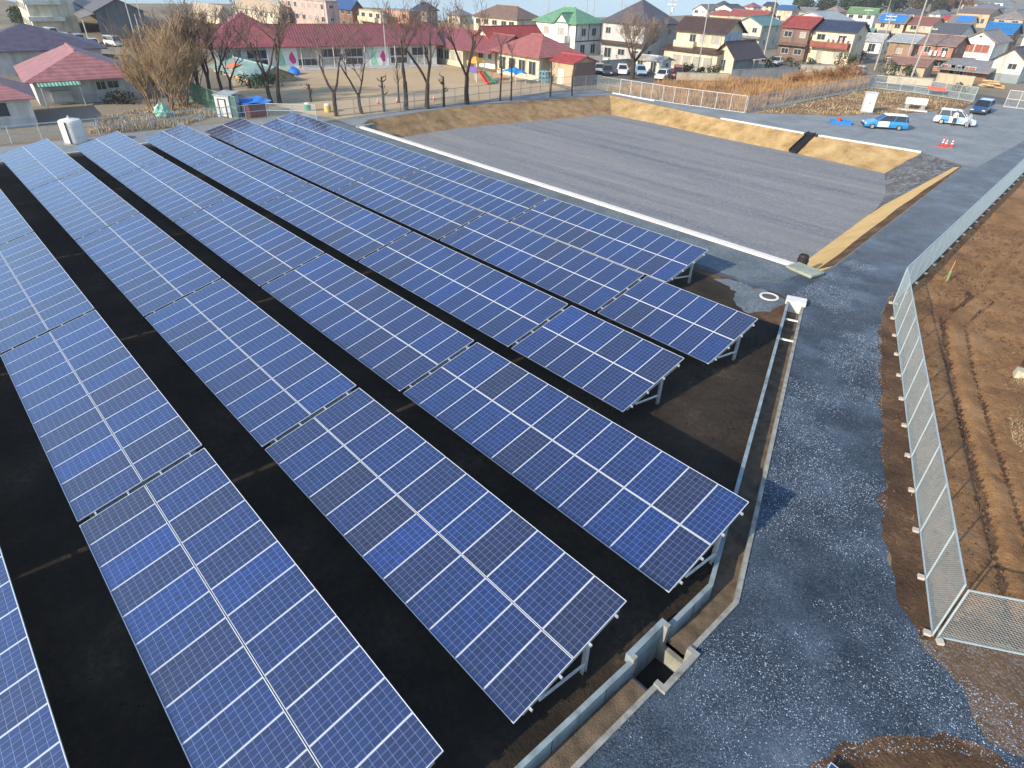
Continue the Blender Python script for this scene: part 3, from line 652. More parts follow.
def panel_mesh():
    pw, pl, th = 1.002, 1.884, 0.038; lip = 0.011; mg = 0.006
    me = bpy.data.meshes.new('solar_panel'); b = MB()
    x0, x1, y0, y1 = -pw / 2, pw / 2, 0, pl
    # frame: four mitred bars
    for (a, c, d, e_) in (((x0, y0), (x1, y0), (x1 - lip, y0 + lip), (x0 + lip, y0 + lip)), ((x1, y0), (x1, y1), (x1 - lip, y1 - lip), (x1 - lip, y0 + lip)),
                          ((x1, y1), (x0, y1), (x0 + lip, y1 - lip), (x1 - lip, y1 - lip)), ((x0, y1), (x0, y0), (x0 + lip, y0 + lip), (x0 + lip, y1 - lip))):
        b.hexa([(p[0], p[1], -th) for p in (a, c, d, e_)], [(p[0], p[1], 0) for p in (a, c, d, e_)], 0)
    g0 = len(b.f)
    b.add([(x0 + lip, y0 + lip, -.003), (x1 - lip, y0 + lip, -.003), (x1 - lip, y1 - lip, -.003), (x0 + lip, y1 - lip, -.003)], [(0, 1, 2, 3)], 1)
    b.add([(x0 + lip, y0 + lip, -.012), (x1 - lip, y0 + lip, -.012), (x1 - lip, y1 - lip, -.012), (x0 + lip, y1 - lip, -.012)], [(3, 2, 1, 0)], 2)
    me.from_pydata(b.v, [], b.f); me.polygons.foreach_set('material_index', b.m)
    for m in (M_alu, M_cell, M_conc_w): me.materials.append(m)
    uvl = me.uv_layers.new(name='UVMap')
    cu = (pw - 2 * lip - 2 * mg) / 6; cv = (pl - 2 * lip - 2 * mg) / 10
    for p in me.polygons:
        for li in p.loop_indices:
            q = me.vertices[me.loops[li].vertex_index].co
            uvl.data[li].uv = ((q.x - x0 - lip - mg) / cu, (q.y - lip - mg) / cv)
    me.update(); return me
PM = panel_mesh()
def slope(x, s, h=0.0):
    """point on the table: x along the row, s metres up the slope, h above the glass; origin on the ground under the low corner at the near end"""
    return Vector((x, s * CT - h * ST, ZL + s * ST + h * CT))
def make_table(n):
    L = n * PWD
    t = bpy.data.objects.new('solar_table', None); COL.objects.link(t)
    for r_ in range(2):
        s0 = 0.0 if r_ == 0 else SW - 1.884
        for k in range(n):
            o = bpy.data.objects.new('solar_panel', PM); COL.objects.link(o); o.parent = t
            o.location = slope(-(k + 0.5) * PWD, s0); o.rotation_euler = (TILT, 0, 0)
    for s in (0.47, 1.42, 2.42, 3.36):
        b = MB(); a = slope(0.085, s, -.075); c = slope(-L - 0.085, s, -.075)
        M = Matrix.Rotation(TILT, 3, 'X'); b.box((a + c) / 2, (L + .17, .05, .07), M=M)
        b.build('purlin', M_galv, t)
        b = MB()
    ns = max(2, round(L / 3.0)); 
    for i in range(ns):
        x = -0.06 - i * (L - 0.12) / (ns - 1)
        s = 2.42
        top = slope(x, s, -.19)
        b = MB(); b.box((x, top.y, (top.z - .25) / 2), (.012, .11, top.z + .25))
        for q in (-1, 1): b.box((x, top.y + q * .058, (top.z - .25) / 2), (.10, .008, top.z + .25))
        b.build('post', M_galv, t)
        b = MB(); b.bar(slope(x, 0.28, -.15), slope(x, 3.55, -.15), .06, .075); b.build('rafter', M_galv, t)
        b = MB(); b.bar((x + .05, top.y - .06, 0.48), slope(x + .05, 0.75, -.19), .055, .055); b.build('brace', M_galv, t)
    return t, L
proto = {12: make_table(12), 6: make_table(6)}
used = {12: 0, 6: 0}
ROWS = [  # y of the low edge, x of the near end, panels per table from the near end, phrase
    (16.65, -11.456, [12, 12, 12, 12], 'row beside the basin wall'),
    (11.14, -5.416, [6, 12, 12, 12, 12], 'second row from the basin wall'),
    (5.72, -5.626, [6, 12, 12, 12, 12], 'third row from the basin wall'),
    (0.30, 0.243, [12] * 5, 'fourth row from the basin wall'),
    (-5.03, 0.0, [12] * 5, 'fifth row from the basin wall'),
    (-10.40, -0.217, [12] * 5, 'sixth row from the basin wall'),
    (-15.75, -0.25, [12] * 5, 'row at lower left corner')]
def place(n, x, y, label):
    t, L = proto[n]
    o = t if used[n] == 0 else dup(t)
    used[n] += 1
    o.location = (x, y, 0); tag(o, label, 'solar table', 'tilted solar tables standing in long rows')
    return o
for y, x, tabs, ph in ROWS:
    k_n = len(tabs)
    names = {0: 'nearest the drain channel', 1: 'second from the drain channel', 2: 'third from the drain channel', 3: 'fourth from the drain channel', 4: 'fifth and farthest'}
    for i, n in enumerate(tabs):
        if y < -12 and i > 3: continue
        pos = names[i] if i < k_n - 1 else 'at the far street end'
        if y < -12: pos = names[i].replace(' from the drain channel', ' from bottom')
        place(n, x, y, ('short ' if n == 6 else '') + 'blue solar table ' + pos + ' in the ' + ph)
        x -= n * PWD + 0.195
sp = thing('low_table_corner', 'blue solar table corner set low at the bottom right frame edge', 'solar panel', at(831, 762, .22) - Vector((0, 0, .22)))  # table corner laid low on added timbers to keep its shadow small
so = bpy.data.objects.new('solar_panel', PM); COL.objects.link(so); so.parent = sp; so.location = (.5, -1.884, .22)
b = MB()
for y_ in (-1.5, -.4): b.box((.5, y_, .09), (1.1, .1, .18))
b.build('added_support', mat('raw_timber', (.3, .2, .11), .8), sp)


# ================================================================== FENCES
M_wire = mat('galvanised_fence_wire', (0.40, 0.49, 0.53), 0.45, metal=0.2, var=0.06, spec=0.5)
M_wire_w = mat('white_fence_post', (0.50, 0.53, 0.54), 0.5, metal=0.1, var=0.08, spec=0.5)
M_foot = mat('footing_concrete', (0.42, 0.40, 0.36), 0.85, var=0.15, scale=5, bump=.2)
M_green = mat('faded_green_net', (0.16, 0.30, 0.22), 0.7, var=.2, scale=3)
def fence(name, label, pts, h, spacing, pitch, th, m_post, m_wire, post=0.06, rails=(1.0, 0.03), foot=None, tops=None, cat='fence', post_r=True):
    base = Vector((pts[0][0], pts[0][1], 0))
    f = thing(name, label, cat, base)
    first = True
    for a, c in zip(pts[:-1], pts[1:]):
        a = Vector((a[0], a[1], 0)) - base; c = Vector((c[0], c[1], 0)) - base
        L = (c - a).length; d = (c - a) / L
        n = max(1, round(L / spacing))
        for i in range(0 if first else 1, n + 1):
            p = a + d * (L * i / n)
            b = MB(); b.tube([p, p + Vector((0, 0, h + .02))], post / 2, n=8); b.build('post', m_post, f)
            if foot:
                b = MB(); q = p + Vector((d.y, -d.x, 0)) * foot; b.box((q.x, q.y, .02), (.15, .17, .16), rz=math.atan2(d.y, d.x)); b.build('footing', M_foot, f)
        first = False
        for rz_ in rails:
            b = MB(); b.bar(a + Vector((0, 0, h * rz_)), c + Vector((0, 0, h * rz_)), post * .7, post * .7); b.build('rail', m_post, f)
        # chain link: two families of slanted wires, each wire real
        b = MB(); k = h; H0, H1 = 0.05, h - .02
        t = -(H1 - H0) * 0.9
        nv = Vector((d.y, -d.x, 0)) * th / 2; vv = Vector((0, 0, 1))
        while t < L:
            for sg in (1, -1):
                # wire runs from (t,H0) to (t+W,H1); clip to 0..L
                Wd = (H1 - H0) * 0.9
                u0_, u1_ = t, t + Wd; z0_, z1_ = (H0, H1) if sg > 0 else (H1, H0)
                if u1_ <= 0 or u0_ >= L: continue
                if u0_ < 0: z0_ = z0_ + (z1_ - z0_) * (-u0_) / Wd; u0n = 0
                else: u0n = u0_
                if u1_ > L: z1_ = z0_ + (z1_ - z0_) * (L - u0n) / (u1_ - u0n); u1n = L
                else: u1n = u1_
                p = a + d * u0n + vv * z0_ + nv * sg; q = a + d * u1n + vv * z1_ + nv * sg
                e = (q - p).normalized(); o1 = Vector((d.y, -d.x, 0)) * th * .5; o2 = e.cross(o1).normalized() * th * .5
                b.add([p + o1 + o2, p - o1 + o2, p - o2, q + o1 + o2, q - o1 + o2, q - o2], [(0, 1, 4, 3), (1, 2, 5, 4), (2, 0, 3, 5)])
            t += pitch
        b.build('mesh_panel', m_wire, f)
    return f
fence('chain_link_fence', 'tall galvanised chain link fence between gravel road and brown field, near stretch', [(5.39, 4.95), (-2.91, 25.3)], 2.05, 1.95, 0.075, 0.0058, M_wire, M_wire, .05, (1.0, 0.02), foot=-0.13)
fence('chain_link_fence', 'long galvanised chain link fence running from the bend to the street gate', [(-2.93, 25.36), (-4.21, 44.38), (-5.54, 64.62), (-8.2, 103.5)], 2.05, 1.95, 0.085, 0.0058, M_wire, M_wire, .06, (1.0, 0.02), foot=0.15)
fence('chain_link_fence', 'short chain link stretch turning away at the near right corner', [(5.50, 5.0), (7.4, 6.25), (10.7, 8.4), (16, 11.9)], 1.9, 2.1, 0.085, 0.0050, M_wire, M_wire, .05, (1.0, 0.02), foot=0.16)
fence('chain_link_fence', 'white posted mesh fence along the gravel path behind the yellow bank', [(-55.4, 67.35), (-46.5, 67.75), (-36.9, 69.5)], 2.0, 1.95, 0.2, 0.007, M_wire_w, M_wire, .08, (1.0, 0.03))
fence('chain_link_fence', 'curving mesh fence between dry brush and the lot with parked cars', [(-36.8, 69.7), (-36.3, 83.4), (-36.1, 96), (-35.87, 108.2), (-30, 109.0), (-21.2, 107.25)], 1.9, 2.2, 0.16, 0.009, M_wire, M_wire, .07, (1.0, 0.5, 0.03))
g_ = fence('gate', 'white wire gate leaf standing open at the street entrance', [(-17.0, 105.9), (-12.5, 106.3), (-9.0, 105.2)], 2.2, 1.5, 0.16, 0.01, M_wire_w, M_wire_w, .08, (1.0, 0.5, 0.03), cat='gate')
fence('mesh_fence', 'thin mesh fence under the bare trees beside the playground', [(-62.7, 26.5), (-62.4, 45), (-62.3, 60), (-60.4, 68.2), (-55.6, 67.5)], 1.9, 2.0, 0.2, 0.008, mat('grey_green_post', (0.22, 0.26, 0.25), .6, var=.1), M_wire, .06, (1.0, 0.5))
fence('pipe_fence', 'grey pipe fence behind the far row ends by the white tank', [(-71.0, -16), (-69.6, -3), (-68.9, 4), (-68.2, 13.4), (-67.6, 20.5), (-64, 24.5)], 1.5, 2.4, 0.2, 0.008, M_wire, M_wire, .09, (1.0, 0.55))
fence('net_fence', 'faded green net fence slanting past the tall brown thicket', [(-68.6, 17.6), (-75.5, 17.2), (-83, 17.6)], 2.3, 2.3, 0.09, 0.016, M_green, M_green, .08, (1.0, 0.5, .03))

# ================================================================== BUILDINGS
M_glass = mat('window_glass', (0.035, 0.045, 0.055), 0.12, var=.2, spec=0.6)
M_curtain = mat('curtained_glass', (0.34, 0.33, 0.29), 0.25, var=.15, spec=0.6, scale=1.5)
M_frame = mat('aluminium_sash', (0.5, 0.5, 0.48), .45, var=.05)
M_door = mat('dark_door', (0.09, 0.06, 0.045), .6, var=.15)
M_pole = mat('concrete_pole', (0.34, 0.33, 0.31), .85, var=.12, scale=2)
M_ac = mat('off_white_plastic', (0.6, 0.6, 0.57), .6, var=.06)
def wallm(c): return mat('wall_%d_%d_%d' % tuple(int(x * 100) for x in c), c, .85, var=.12, scale=.8, dirt=.5, bump=.1)
CREAM, WHITE, BEIGE, PINK, GREYW, BROWNW, BLUISH, TAN = (.62, .54, .40), (.72, .70, .65), (.5, .42, .31), (.52, .38, .33), (.42, .43, .43), (.20, .12, .085), (.50, .57, .60), (.44, .35, .24)
RED, MAROON, DKBR, BLUE, NAVY, GREEN, TEAL, GREY, DKGREY, BROWN, PALE = (.33, .07, .06), (.27, .085, .09), (.085, .055, .046), (.05, .15, .34), (.045, .06, .11), (.15, .28, .15), (.15, .28, .28), (.23, .23, .235), (.085, .088, .1), (.21, .14, .105), (.42, .47, .48)
class House:
    """a building whose near corner (front wall meets right wall) stands on C; local x runs left along the front, local y runs back along the right wall"""
    def __init__(s, name, label, cat, corner, w, d, h, wall, rz=0.0, group=None):
        s.w, s.d, s.h = w, d, h
        s.t = thing(name, label, cat, corner, rz, group); s.wall = wallm(wall); s.wc = wall
        s.body = None; s.mw = MB()
    def block(s, x0, x1, y0, y1, z0, z1):
        s.mw.box((-(x0 + x1) / 2, (y0 + y1) / 2, (z0 + z1) / 2), (x1 - x0, y1 - y0, z1 - z0)); return s
    def finish(s):
        s.body = s.mw.build('wall', s.wall, s.t); return s
    def gable(s, col, axis='x', rise=1.6, ov=.55, box=None, z=None, th=.14, name='tile', pitch=.3, tri=True, trim=None, cap=True):
        x0, x1, y0, y1 = box or (0, s.w, 0, s.d); z = s.h if z is None else z
        rm = mat_roof('roof_%s_%d_%d_%d' % ((name,) + tuple(int(c * 100) for c in col)), col, axis, pitch)
        b = MB()
        if axis == 'x':                                  # ridge along the front
            ym = (y0 + y1) / 2; half = (y1 - y0) / 2; sl = rise / half
            for sg in (-1, 1):
                e = ym + sg * (half + ov); ze = z - sl * ov
                A, B_, C_, D_ = (-x0 + ov, e, ze), (-x1 - ov, e, ze), (-x1 - ov, ym, z + rise), (-x0 + ov, ym, z + rise)
                lo = [A, B_, C_, D_]; 
                if sg > 0: lo = [B_, A, D_, C_]
                b.hexa([(p[0], p[1], p[2] + .01) for p in lo], [(p[0], p[1], p[2] + th) for p in lo])
            tri_ = [[(-x0, y0, z), (-x0, y1, z), (-x0, ym, z + rise)], [(-x1, y1, z), (-x1, y0, z), (-x1, ym, z + rise)]]
            rid = ((-x0 + ov, ym, z + rise + th), (-x1 - ov, ym, z + rise + th))
        else:
            xm = (x0 + x1) / 2; half = (x1 - x0) / 2; sl = rise / half
            for sg in (-1, 1):
                e = xm + sg * (half + ov); ze = z - sl * ov
                A, B_, C_, D_ = (-e, y0 - ov, ze), (-xm, y0 - ov, z + rise), (-xm, y1 + ov, z + rise), (-e, y1 + ov, ze)
                lo = [A, B_, C_, D_]
                if sg < 0: lo = [D_, C_, B_, A]
                b.hexa([(p[0], p[1], p[2] + .01) for p in lo], [(p[0], p[1], p[2] + th) for p in lo])
            tri_ = [[(-x1, y0, z), (-x0, y0, z), (-xm, y0, z + rise)], [(-x0, y1, z), (-x1, y1, z), (-xm, y1, z + rise)]]
            rid = ((-xm, y0 - ov, z + rise + th), (-xm, y1 + ov, z + rise + th))
        o = b.build('roof', rm, s.t)
        if tri:
            for q in tri_:
                g = MB(); g.add(q, [(0, 1, 2)]); g.build('gable_wall', s.wall, s.t)
        if cap:
            c = MB(); c.bar(rid[0], rid[1], .28, .18); c.build('ridge_cap', mat('ridge_%d_%d_%d' % tuple(int(k * 100) for k in col), [min(1, k * .8 + .02) for k in col], .6), o)
        return o
    def hip(s, col, rise=1.7, ov=.55, box=None, z=None, ridge=None, axis='x', name='tile', th=.12, pitch=.3):
        x0, x1, y0, y1 = box or (0, s.w, 0, s.d); z = s.h if z is None else z
        rm = mat_roof('roof_%s_%d_%d_%d' % ((name,) + tuple(int(c * 100) for c in col)), col, axis, pitch, depth=.16 if name == 'sheet' else .3)
        X0, X1, Y0, Y1 = x0 - ov, x1 + ov, y0 - ov, y1 + ov
        if axis == 'x':
            k = min((Y1 - Y0) / 2, (X1 - X0) / 2 - .05) if ridge is None else ((X1 - X0) - ridge) / 2
            a, c = (-(X0 + k), (Y0 + Y1) / 2, z + rise), (-(X1 - k), (Y0 + Y1) / 2, z + rise)
        else:
            k = min((X1 - X0) / 2, (Y1 - Y0) / 2 - .05) if ridge is None else ((Y1 - Y0) - ridge) / 2
            a, c = (-(X0 + X1) / 2, Y0 + k, z + rise), (-(X0 + X1) / 2, Y1 - k, z + rise)
        z_ = z - .12
        P = [(-X0, Y0, z_), (-X0, Y1, z_), (-X1, Y1, z_), (-X1, Y0, z_)]
        b = MB()
        vs = [(p[0], p[1], p[2] - .12) for p in P] + P + [a, c]
        if axis == 'x': fs = [(4, 5, 8), (5, 6, 9, 8), (6, 7, 9), (7, 4, 8, 9)]
        else: fs = [(7, 4, 8), (4, 5, 9, 8), (5, 6, 9), (6, 7, 8, 9)]
        fs += [(0, 1, 5, 4), (1, 2, 6, 5), (2, 3, 7, 6), (3, 0, 4, 7), (3, 2, 1, 0)]
        b.add(vs, fs); o = b.build('roof', rm, s.t)
        c_ = MB(); zz = Vector((0, 0, .05))
        rc = mat('ridge_%d_%d_%d' % tuple(int(k_ * 100) for k_ in col), [min(1, k_ * .8 + .02) for k_ in col], .6)
        c_.bar(Vector(a) + zz, Vector(c) + zz, .24, .16); c_.build('ridge_cap', rc, o)
        return o
    def shed(s, col, x0, x1, y0, y1, z0, z1, low='s', th=.1, name='sheet', pitch=.35, part='pent_roof'):
        rm = mat_roof('roof_%s_%d_%d_%d' % ((name,) + tuple(int(c * 100) for c in col)), col, 'x' if low in 'sn' else 'y', pitch)
        zz = {'s': (z0, z0, z1, z1), 'e': (z0, z1, z1, z0), 'n': (z1, z1, z0, z0), 'w': (z1, z0, z0, z1)}[low]
        q = [(-x0, y0), (-x0, y1), (-x1, y1), (-x1, y0)]
        if low == 's': zz = (z0, z1, z1, z0)
        elif low == 'e': zz = (z0, z0, z1, z1)
        elif low == 'w': zz = (z1, z1, z0, z0)
        else: zz = (z1, z0, z0, z1)
        b = MB(); b.hexa([(p[0], p[1], z) for p, z in zip(q, zz)], [(p[0], p[1], z + th) for p, z in zip(q, zz)])
        return b.build(part, rm, s.t)
    def win(s, face, u, z, ww, hh, off=0.0, glass=None, n=2, name='window'):
        """window centred u metres from the near corner on the front ('s') or right ('e') wall; off = distance of that wall from the corner planes"""
        b = MB(); p = MB(); e = .045
        if face == 's':
            y = off - .03
            for (cx, cz, sx, sz) in ((u, z + hh / 2, ww + .1, .07), (u, z - hh / 2, ww + .16, .08), (u - ww / 2, z, .07, hh), (u + ww / 2, z, .07, hh)) + tuple((u - ww / 2 + ww * k / n, z, .05, hh) for k in range(1, n)):
                b.box((-cx, y - .02, cz), (sx, .10, sz))
            p.box((-u, off - .012, z), (ww - .02, .03, hh - .02))
        else:
            x = -off + .03
            for (cy, cz, sy, sz) in ((u, z + hh / 2, ww + .1, .07), (u, z - hh / 2, ww + .16, .08), (u - ww / 2, z, .07, hh), (u + ww / 2, z, .07, hh)) + tuple((u - ww / 2 + ww * k / n, z, .05, hh) for k in range(1, n)):
                b.box((x + .02, cy, cz), (.10, sy, sz))
            p.box((-off + .012, u, z), (.03, ww - .02, hh - .02))
        o = b.build(name, M_frame if name == 'window' else M_door, s.t)
        p.build('pane' if name == 'window' else 'door_leaf', glass or (M_glass if random.random() < .6 else M_curtain), o)
        return o
    def door(s, face, u, ww=.95, hh=2.0, off=0.0, m=None): return s.win(face, u, hh / 2 + .05, ww, hh, off, m or M_door, 1, 'door')
    def balcony(s, u0, u1, z, dep=1.1, col=None, off=0.0, h=1.0):
        b = MB(); m = wallm(col or s.wc)
        b.box((-(u0 + u1) / 2, off - dep / 2, z - .08), (u1 - u0, dep, .14))
        o = b.build('balcony', m, s.t)
        r = MB()
        r.box((-(u0 + u1) / 2, off - dep, z + h / 2 + .02), (u1 - u0, .07, h - .06)); r.box((-u0, off - dep / 2, z + h / 2 + .02), (.07, dep - .1, h - .06)); r.box((-u1, off - dep / 2, z + h / 2 + .02), (.07, dep - .1, h - .06))
        r.build('railing', m, o); return o
    def auto(s, storeys=2, z=None, faces='se', off=0.0):
        hs = s.h / storeys
        for k in range(storeys):
            zc = hs * (k + .5) + .1
            if 's' in faces:
                n = max(1, int(s.w / 3.0))
                for i in range(n):
                    ww = random.choice((1.6, 1.2, 1.7)); big = k == 0 and random.random() < .5
                    s.win('s', s.w * (i + .5) / n + random.uniform(-.3, .3), zc + (-.25 if big else .1), min(ww, s.w / n * .75), 1.7 if big else 1.05)
            if 'e' in faces:
                n = max(1, int(s.d / 3.6))
                for i in range(n): s.win('e', s.d * (i + .5) / n + random.uniform(-.4, .4), zc + .15, random.choice((.8, 1.1)), random.choice((.7, 1.0)))
        return s
def house(name, label, cx, cy, xl, xr, ye, wall, rz=0.0, h=None, d=None, w=None, cat='house', group=None, z=0.0, lower=True):
    """house surveyed from its near corner: image foot (cx,cy), left and right image limits xl/xr, eave row ye"""
    C = at(cx, cy, z); ax = Vector((math.cos(rz), math.sin(rz), 0)); ay = Vector((-ax.y, ax.x, 0))
    w = w or reach(C, -ax, xl); d = d or reach(C, ay, xr); h = h or height_at(C, ye)
    H = House(name, label, cat, C, w, d, h, wall, rz, group); return H
G_H = 'houses of the neighbourhood'
def simple(label, cx, cy, xl, xr, ye, wall, roof, kind='gx', rise=1.5, st=2, h=None, d=None, pent=None, rz=0.0, bal=False, ov=.5, faces='se', name='house', pitch=.3, rn='tile', cat='house'):
    H = house(name, label, cx, cy, xl, xr, ye, wall, rz, h=h, d=d, group=G_H, cat=cat)
    H.block(0, H.w, 0, H.d, -.3, H.h).finish()
    if kind == 'gx': H.gable(roof, 'x', rise, ov, pitch=pitch, name=rn)
    elif kind == 'gy': H.gable(roof, 'y', rise, ov, pitch=pitch, name=rn)
    elif kind == 'hip': H.hip(roof, rise, ov, pitch=pitch, name=rn, axis='x' if H.w >= H.d else 'y')
    elif kind == 'flat':
        b = MB(); b.box((-H.w / 2, H.d / 2, H.h + .12), (H.w + .3, H.d + .3, .24)); b.build('roof', wallm(roof), H.t)
    H.auto(st, faces=faces)
    if pent and st > 1: H.shed(pent, -.3, H.w + .3, -1.0, .02, H.h * .5 - .25, H.h * .5 + .15, 's')
    if bal: H.balcony(H.w * .1, H.w * .75, H.h * .5 + .1)
    if random.random() < .6:
        b = MB(); b.box((-H.w * .8, -.35, .35), (.8, .3, .6)); b.build('air_conditioner', M_ac, H.t)
    return H

# --- the nursery school: long main wing with a tall left block, two wings to the right, small shed
A_, B_ = at(218, 71), at(437, 65)
dirv = (B_ - A_); rz_m = math.atan2(dirv.y, dirv.x) - math.pi / 2     # its right wall is the long one facing us
K = House('nursery_school', 'long single storey nursery school with maroon roof and tulip murals', 'school', A_, 11.5, dirv.length, 3.6, (.58, .58, .56), rz_m)
K.block(0, K.w, 0, K.d, -.3, K.h).finish()
K.gable(MAROON, 'y', 2.3, 1.0, name='sheet', pitch=.45)
K.hip(MAROON, 4.2, .9, box=(-.6, 15, -1.5, 12.5), z=3.55, axis='x', name='sheet', pitch=.45)
for i in range(9):
    y_ = K.d * (i + .62) / 9.4
    if i in (2, 6): continue
    K.win('e', y_, 2.25, 3.0, 1.25, n=3, glass=M_glass if i % 3 else M_curtain); K.win('e', y_, .95, 3.0, 1.0, n=3, glass=M_glass if i % 2 else M_curtain)
def mural(y):
    b = MB(); b.box((.06, y, 1.75), (.08, 3.3, 3.3)); o = b.build('mural_board', mat('mural_white', (.66, .70, .68), .7, var=.05), K.t)
    x = .115
    b = MB(); b.add([(x, y - 1.45, .25), (x, y - .3, .25), (x, y - .9, 3.1), (x, y - 1.5, 3.1)], [(0, 1, 2, 3)]); b.build('green_leaf', mat('mural_green', (.28, .55, .40), .7), o)
    b = MB(); b.add([(x + .01, y + .15, 1.5), (x + .01, y + .6, .75), (x + .01, y + 1.15, .85), (x + .01, y + 1.25, 1.4), (x + .01, y + .75, 2.55), (x + .01, y + .35, 2.1)], [(0, 1, 2, 3, 4, 5)]); b.build('pink_tulip', mat('mural_pink', (.55, .05, .20), .7), o)
mural(K.d * .30); mural(K.d * .715)
b = MB(); b.box((1.6, K.d / 2, .08), (3.2, K.d, .2)); b.build('terrace', wallm(GREYW), K.t)
for i in range(7):
    b = MB(); b.tube([(.95, K.d * (i + .5) / 7, 0), (.95, K.d * (i + .5) / 7, 3.3)], .07, 6); b.build('veranda_post', M_frame, K.t)
W1 = house('school_wing', 'low cream classroom wing with red roof left of the playground corner', 463, 67.5, 437, 470, 46.5, CREAM, R(-3), d=9)
W1.block(0, W1.w + 5, 0, W1.d, -.3, W1.h).finish(); W1.gable(MAROON, 'x', 2.0, .9, box=(-8, W1.w + 5, 0, W1.d), name='sheet', pitch=.45)
W1.block
for u in (1.0, 2.9, 4.8, 6.7): W1.win('s', u, 1.6, 1.5, 1.5, n=2)
W2 = house('school_wing', 'cream classroom wing with pinkish hipped roof behind the play equipment', 538.5, 81.5, 497, 549, 56, CREAM, R(-5))
W2.block(0, W2.w, 0, max(W2.d, 8), -.3, W2.h).finish(); W2.hip((.34, .12, .11), 2.4, 1.0, box=(0, W2.w, 0, max(W2.d, 8)), axis='x', name='sheet', pitch=.45)
for u in (1.6, 4.2, 6.8, 9.4):
    if u < W2.w - .6: W2.win('s', u, 1.7, 1.7, 1.9, n=2)
W2.win('e', 3.0, 1.8, 1.2, 1.0)
W3 = House('school_wing', 'white walled back wing with bright red roof between the two classroom wings', 'school', at(495, 69.5), 6.5, 11, 3.9, WHITE, R(-5))
W3.block(0, 6.5, 0, 11, -.3, 3.9).finish(); W3.gable((.42, .075, .06), 'y', 2.3, .8, name='sheet', pitch=.45)
W3.win('s', 1.5, 1.9, .9, .9); W3.win('s', 4.2, 1.9, 1.4, 1.0)
SH = house('storage_shed', 'small tan brick shed with red metal roof at the playground corner', 572.5, 86.7, 551, 594, 63.5, (.44, .33, .22), R(-2))
SH.block(0, SH.w, 0, SH.d, -.3, SH.h).finish(); SH.gable((.40, .06, .06), 'x', .75, .35, name='sheet', pitch=.3)
b = MB(); b.box((-SH.w * .55, -.03, 1.1), (1.3, .06, 2.1)); b.build('door', mat('cream_door', (.62, .58, .46), .5, var=.04), SH.t)
bm_ = mat('brown_shaded_wall', (.19, .125, .11), .8, var=.1)
b = MB(); b.box((.012, SH.d / 2, SH.h / 2), (.03, SH.d, SH.h)); b.build('shaded_side_face', bm_, SH.t)  # right wall's shade put into a thin brown facing

# --- left side
L1 = House('house', 'single storey house with broad maroon hipped roof and skylights', 'house', at(41, 106), 14.5, reach(at(41, 106), Vector((0.10, 0.995, 0)), 143), 2.7, (.50, .52, .52), R(-6), G_H)
L1.block(0, L1.w, 0, L1.d, -.3, L1.h).finish(); ro = L1.hip((.36, .165, .17), 2.5, .9, axis='x', ridge=9.0, name='sheet', pitch=.45)
b = MB(); b.box((.02, L1.d * .62, .45), (.04, L1.d * .76, .9)); b.build('base_course', wallm(GREYW), L1.t)
for y_ in (L1.d * .30, L1.d * .62):
    b = MB(); f_ = y_ / L1.d; b.box((-1.6, y_, 3.42), (.9, 1.1, .22), M=Matrix.Rotation(R(27), 3, 'Y')); b.build('skylight', M_frame, ro)
L1.win('e', L1.d * .62, 1.75, 1.0, .95, glass=M_glass); L1.win('e', L1.d * .74, 1.8, 1.2, .8, glass=M_glass)
L1.shed((.25, .55, .42), -2.2, .05, L1.d * .03, L1.d * .42, 2.2, 2.55, 'e', th=.06, part='awning')
for y_ in (L1.d * .05, L1.d * .4):
    b = MB(); b.tube([(2.1, y_, 0), (2.1, y_, 2.2)], .05, 6); b.build('awning_post', M_frame, L1.t)
b = MB(); b.box((.3, L1.d * .22, .9), (.5, 2.0, 1.2)); b.build('porch_cupboard', wallm(GREYW), L1.t)
L2 = House('house', 'low house corner with maroon roof at the left frame edge', 'house', at(-62, 134), 9, reach(at(-62, 134), Vector((0.12, 0.993, 0)), 39), 2.75, (.50, .52, .52), R(-7), G_H)
L2.block(0, L2.w, 0, L2.d, -.3, L2.h).finish(); L2.hip((.36, .165, .17), 2.0, .6, axis='x', name='sheet', pitch=.45)
L2.win('e', L2.d - 3.1, 1.7, 2.3, 1.3, glass=M_glass)
b = MB(); b.box((.02, L2.d / 2, .4), (.04, L2.d, .8)); b.build('base_course', wallm(GREYW), L2.t)
L3 = House('house', 'house with dark bluish hipped roof behind the maroon roofed house', 'house', at(-30, 78), 12, 17, 3.3, GREYW, R(-6), G_H)
L3.block(0, 12, 0, 17, -.3, 3.3).finish(); L3.hip((.10, .09, .14), 2.9, .9, axis='x'); L3.win('e', 9, 1.8, 1.6, 1.1); L3.win('e', 13, 1.8, 1.6, 1.1)
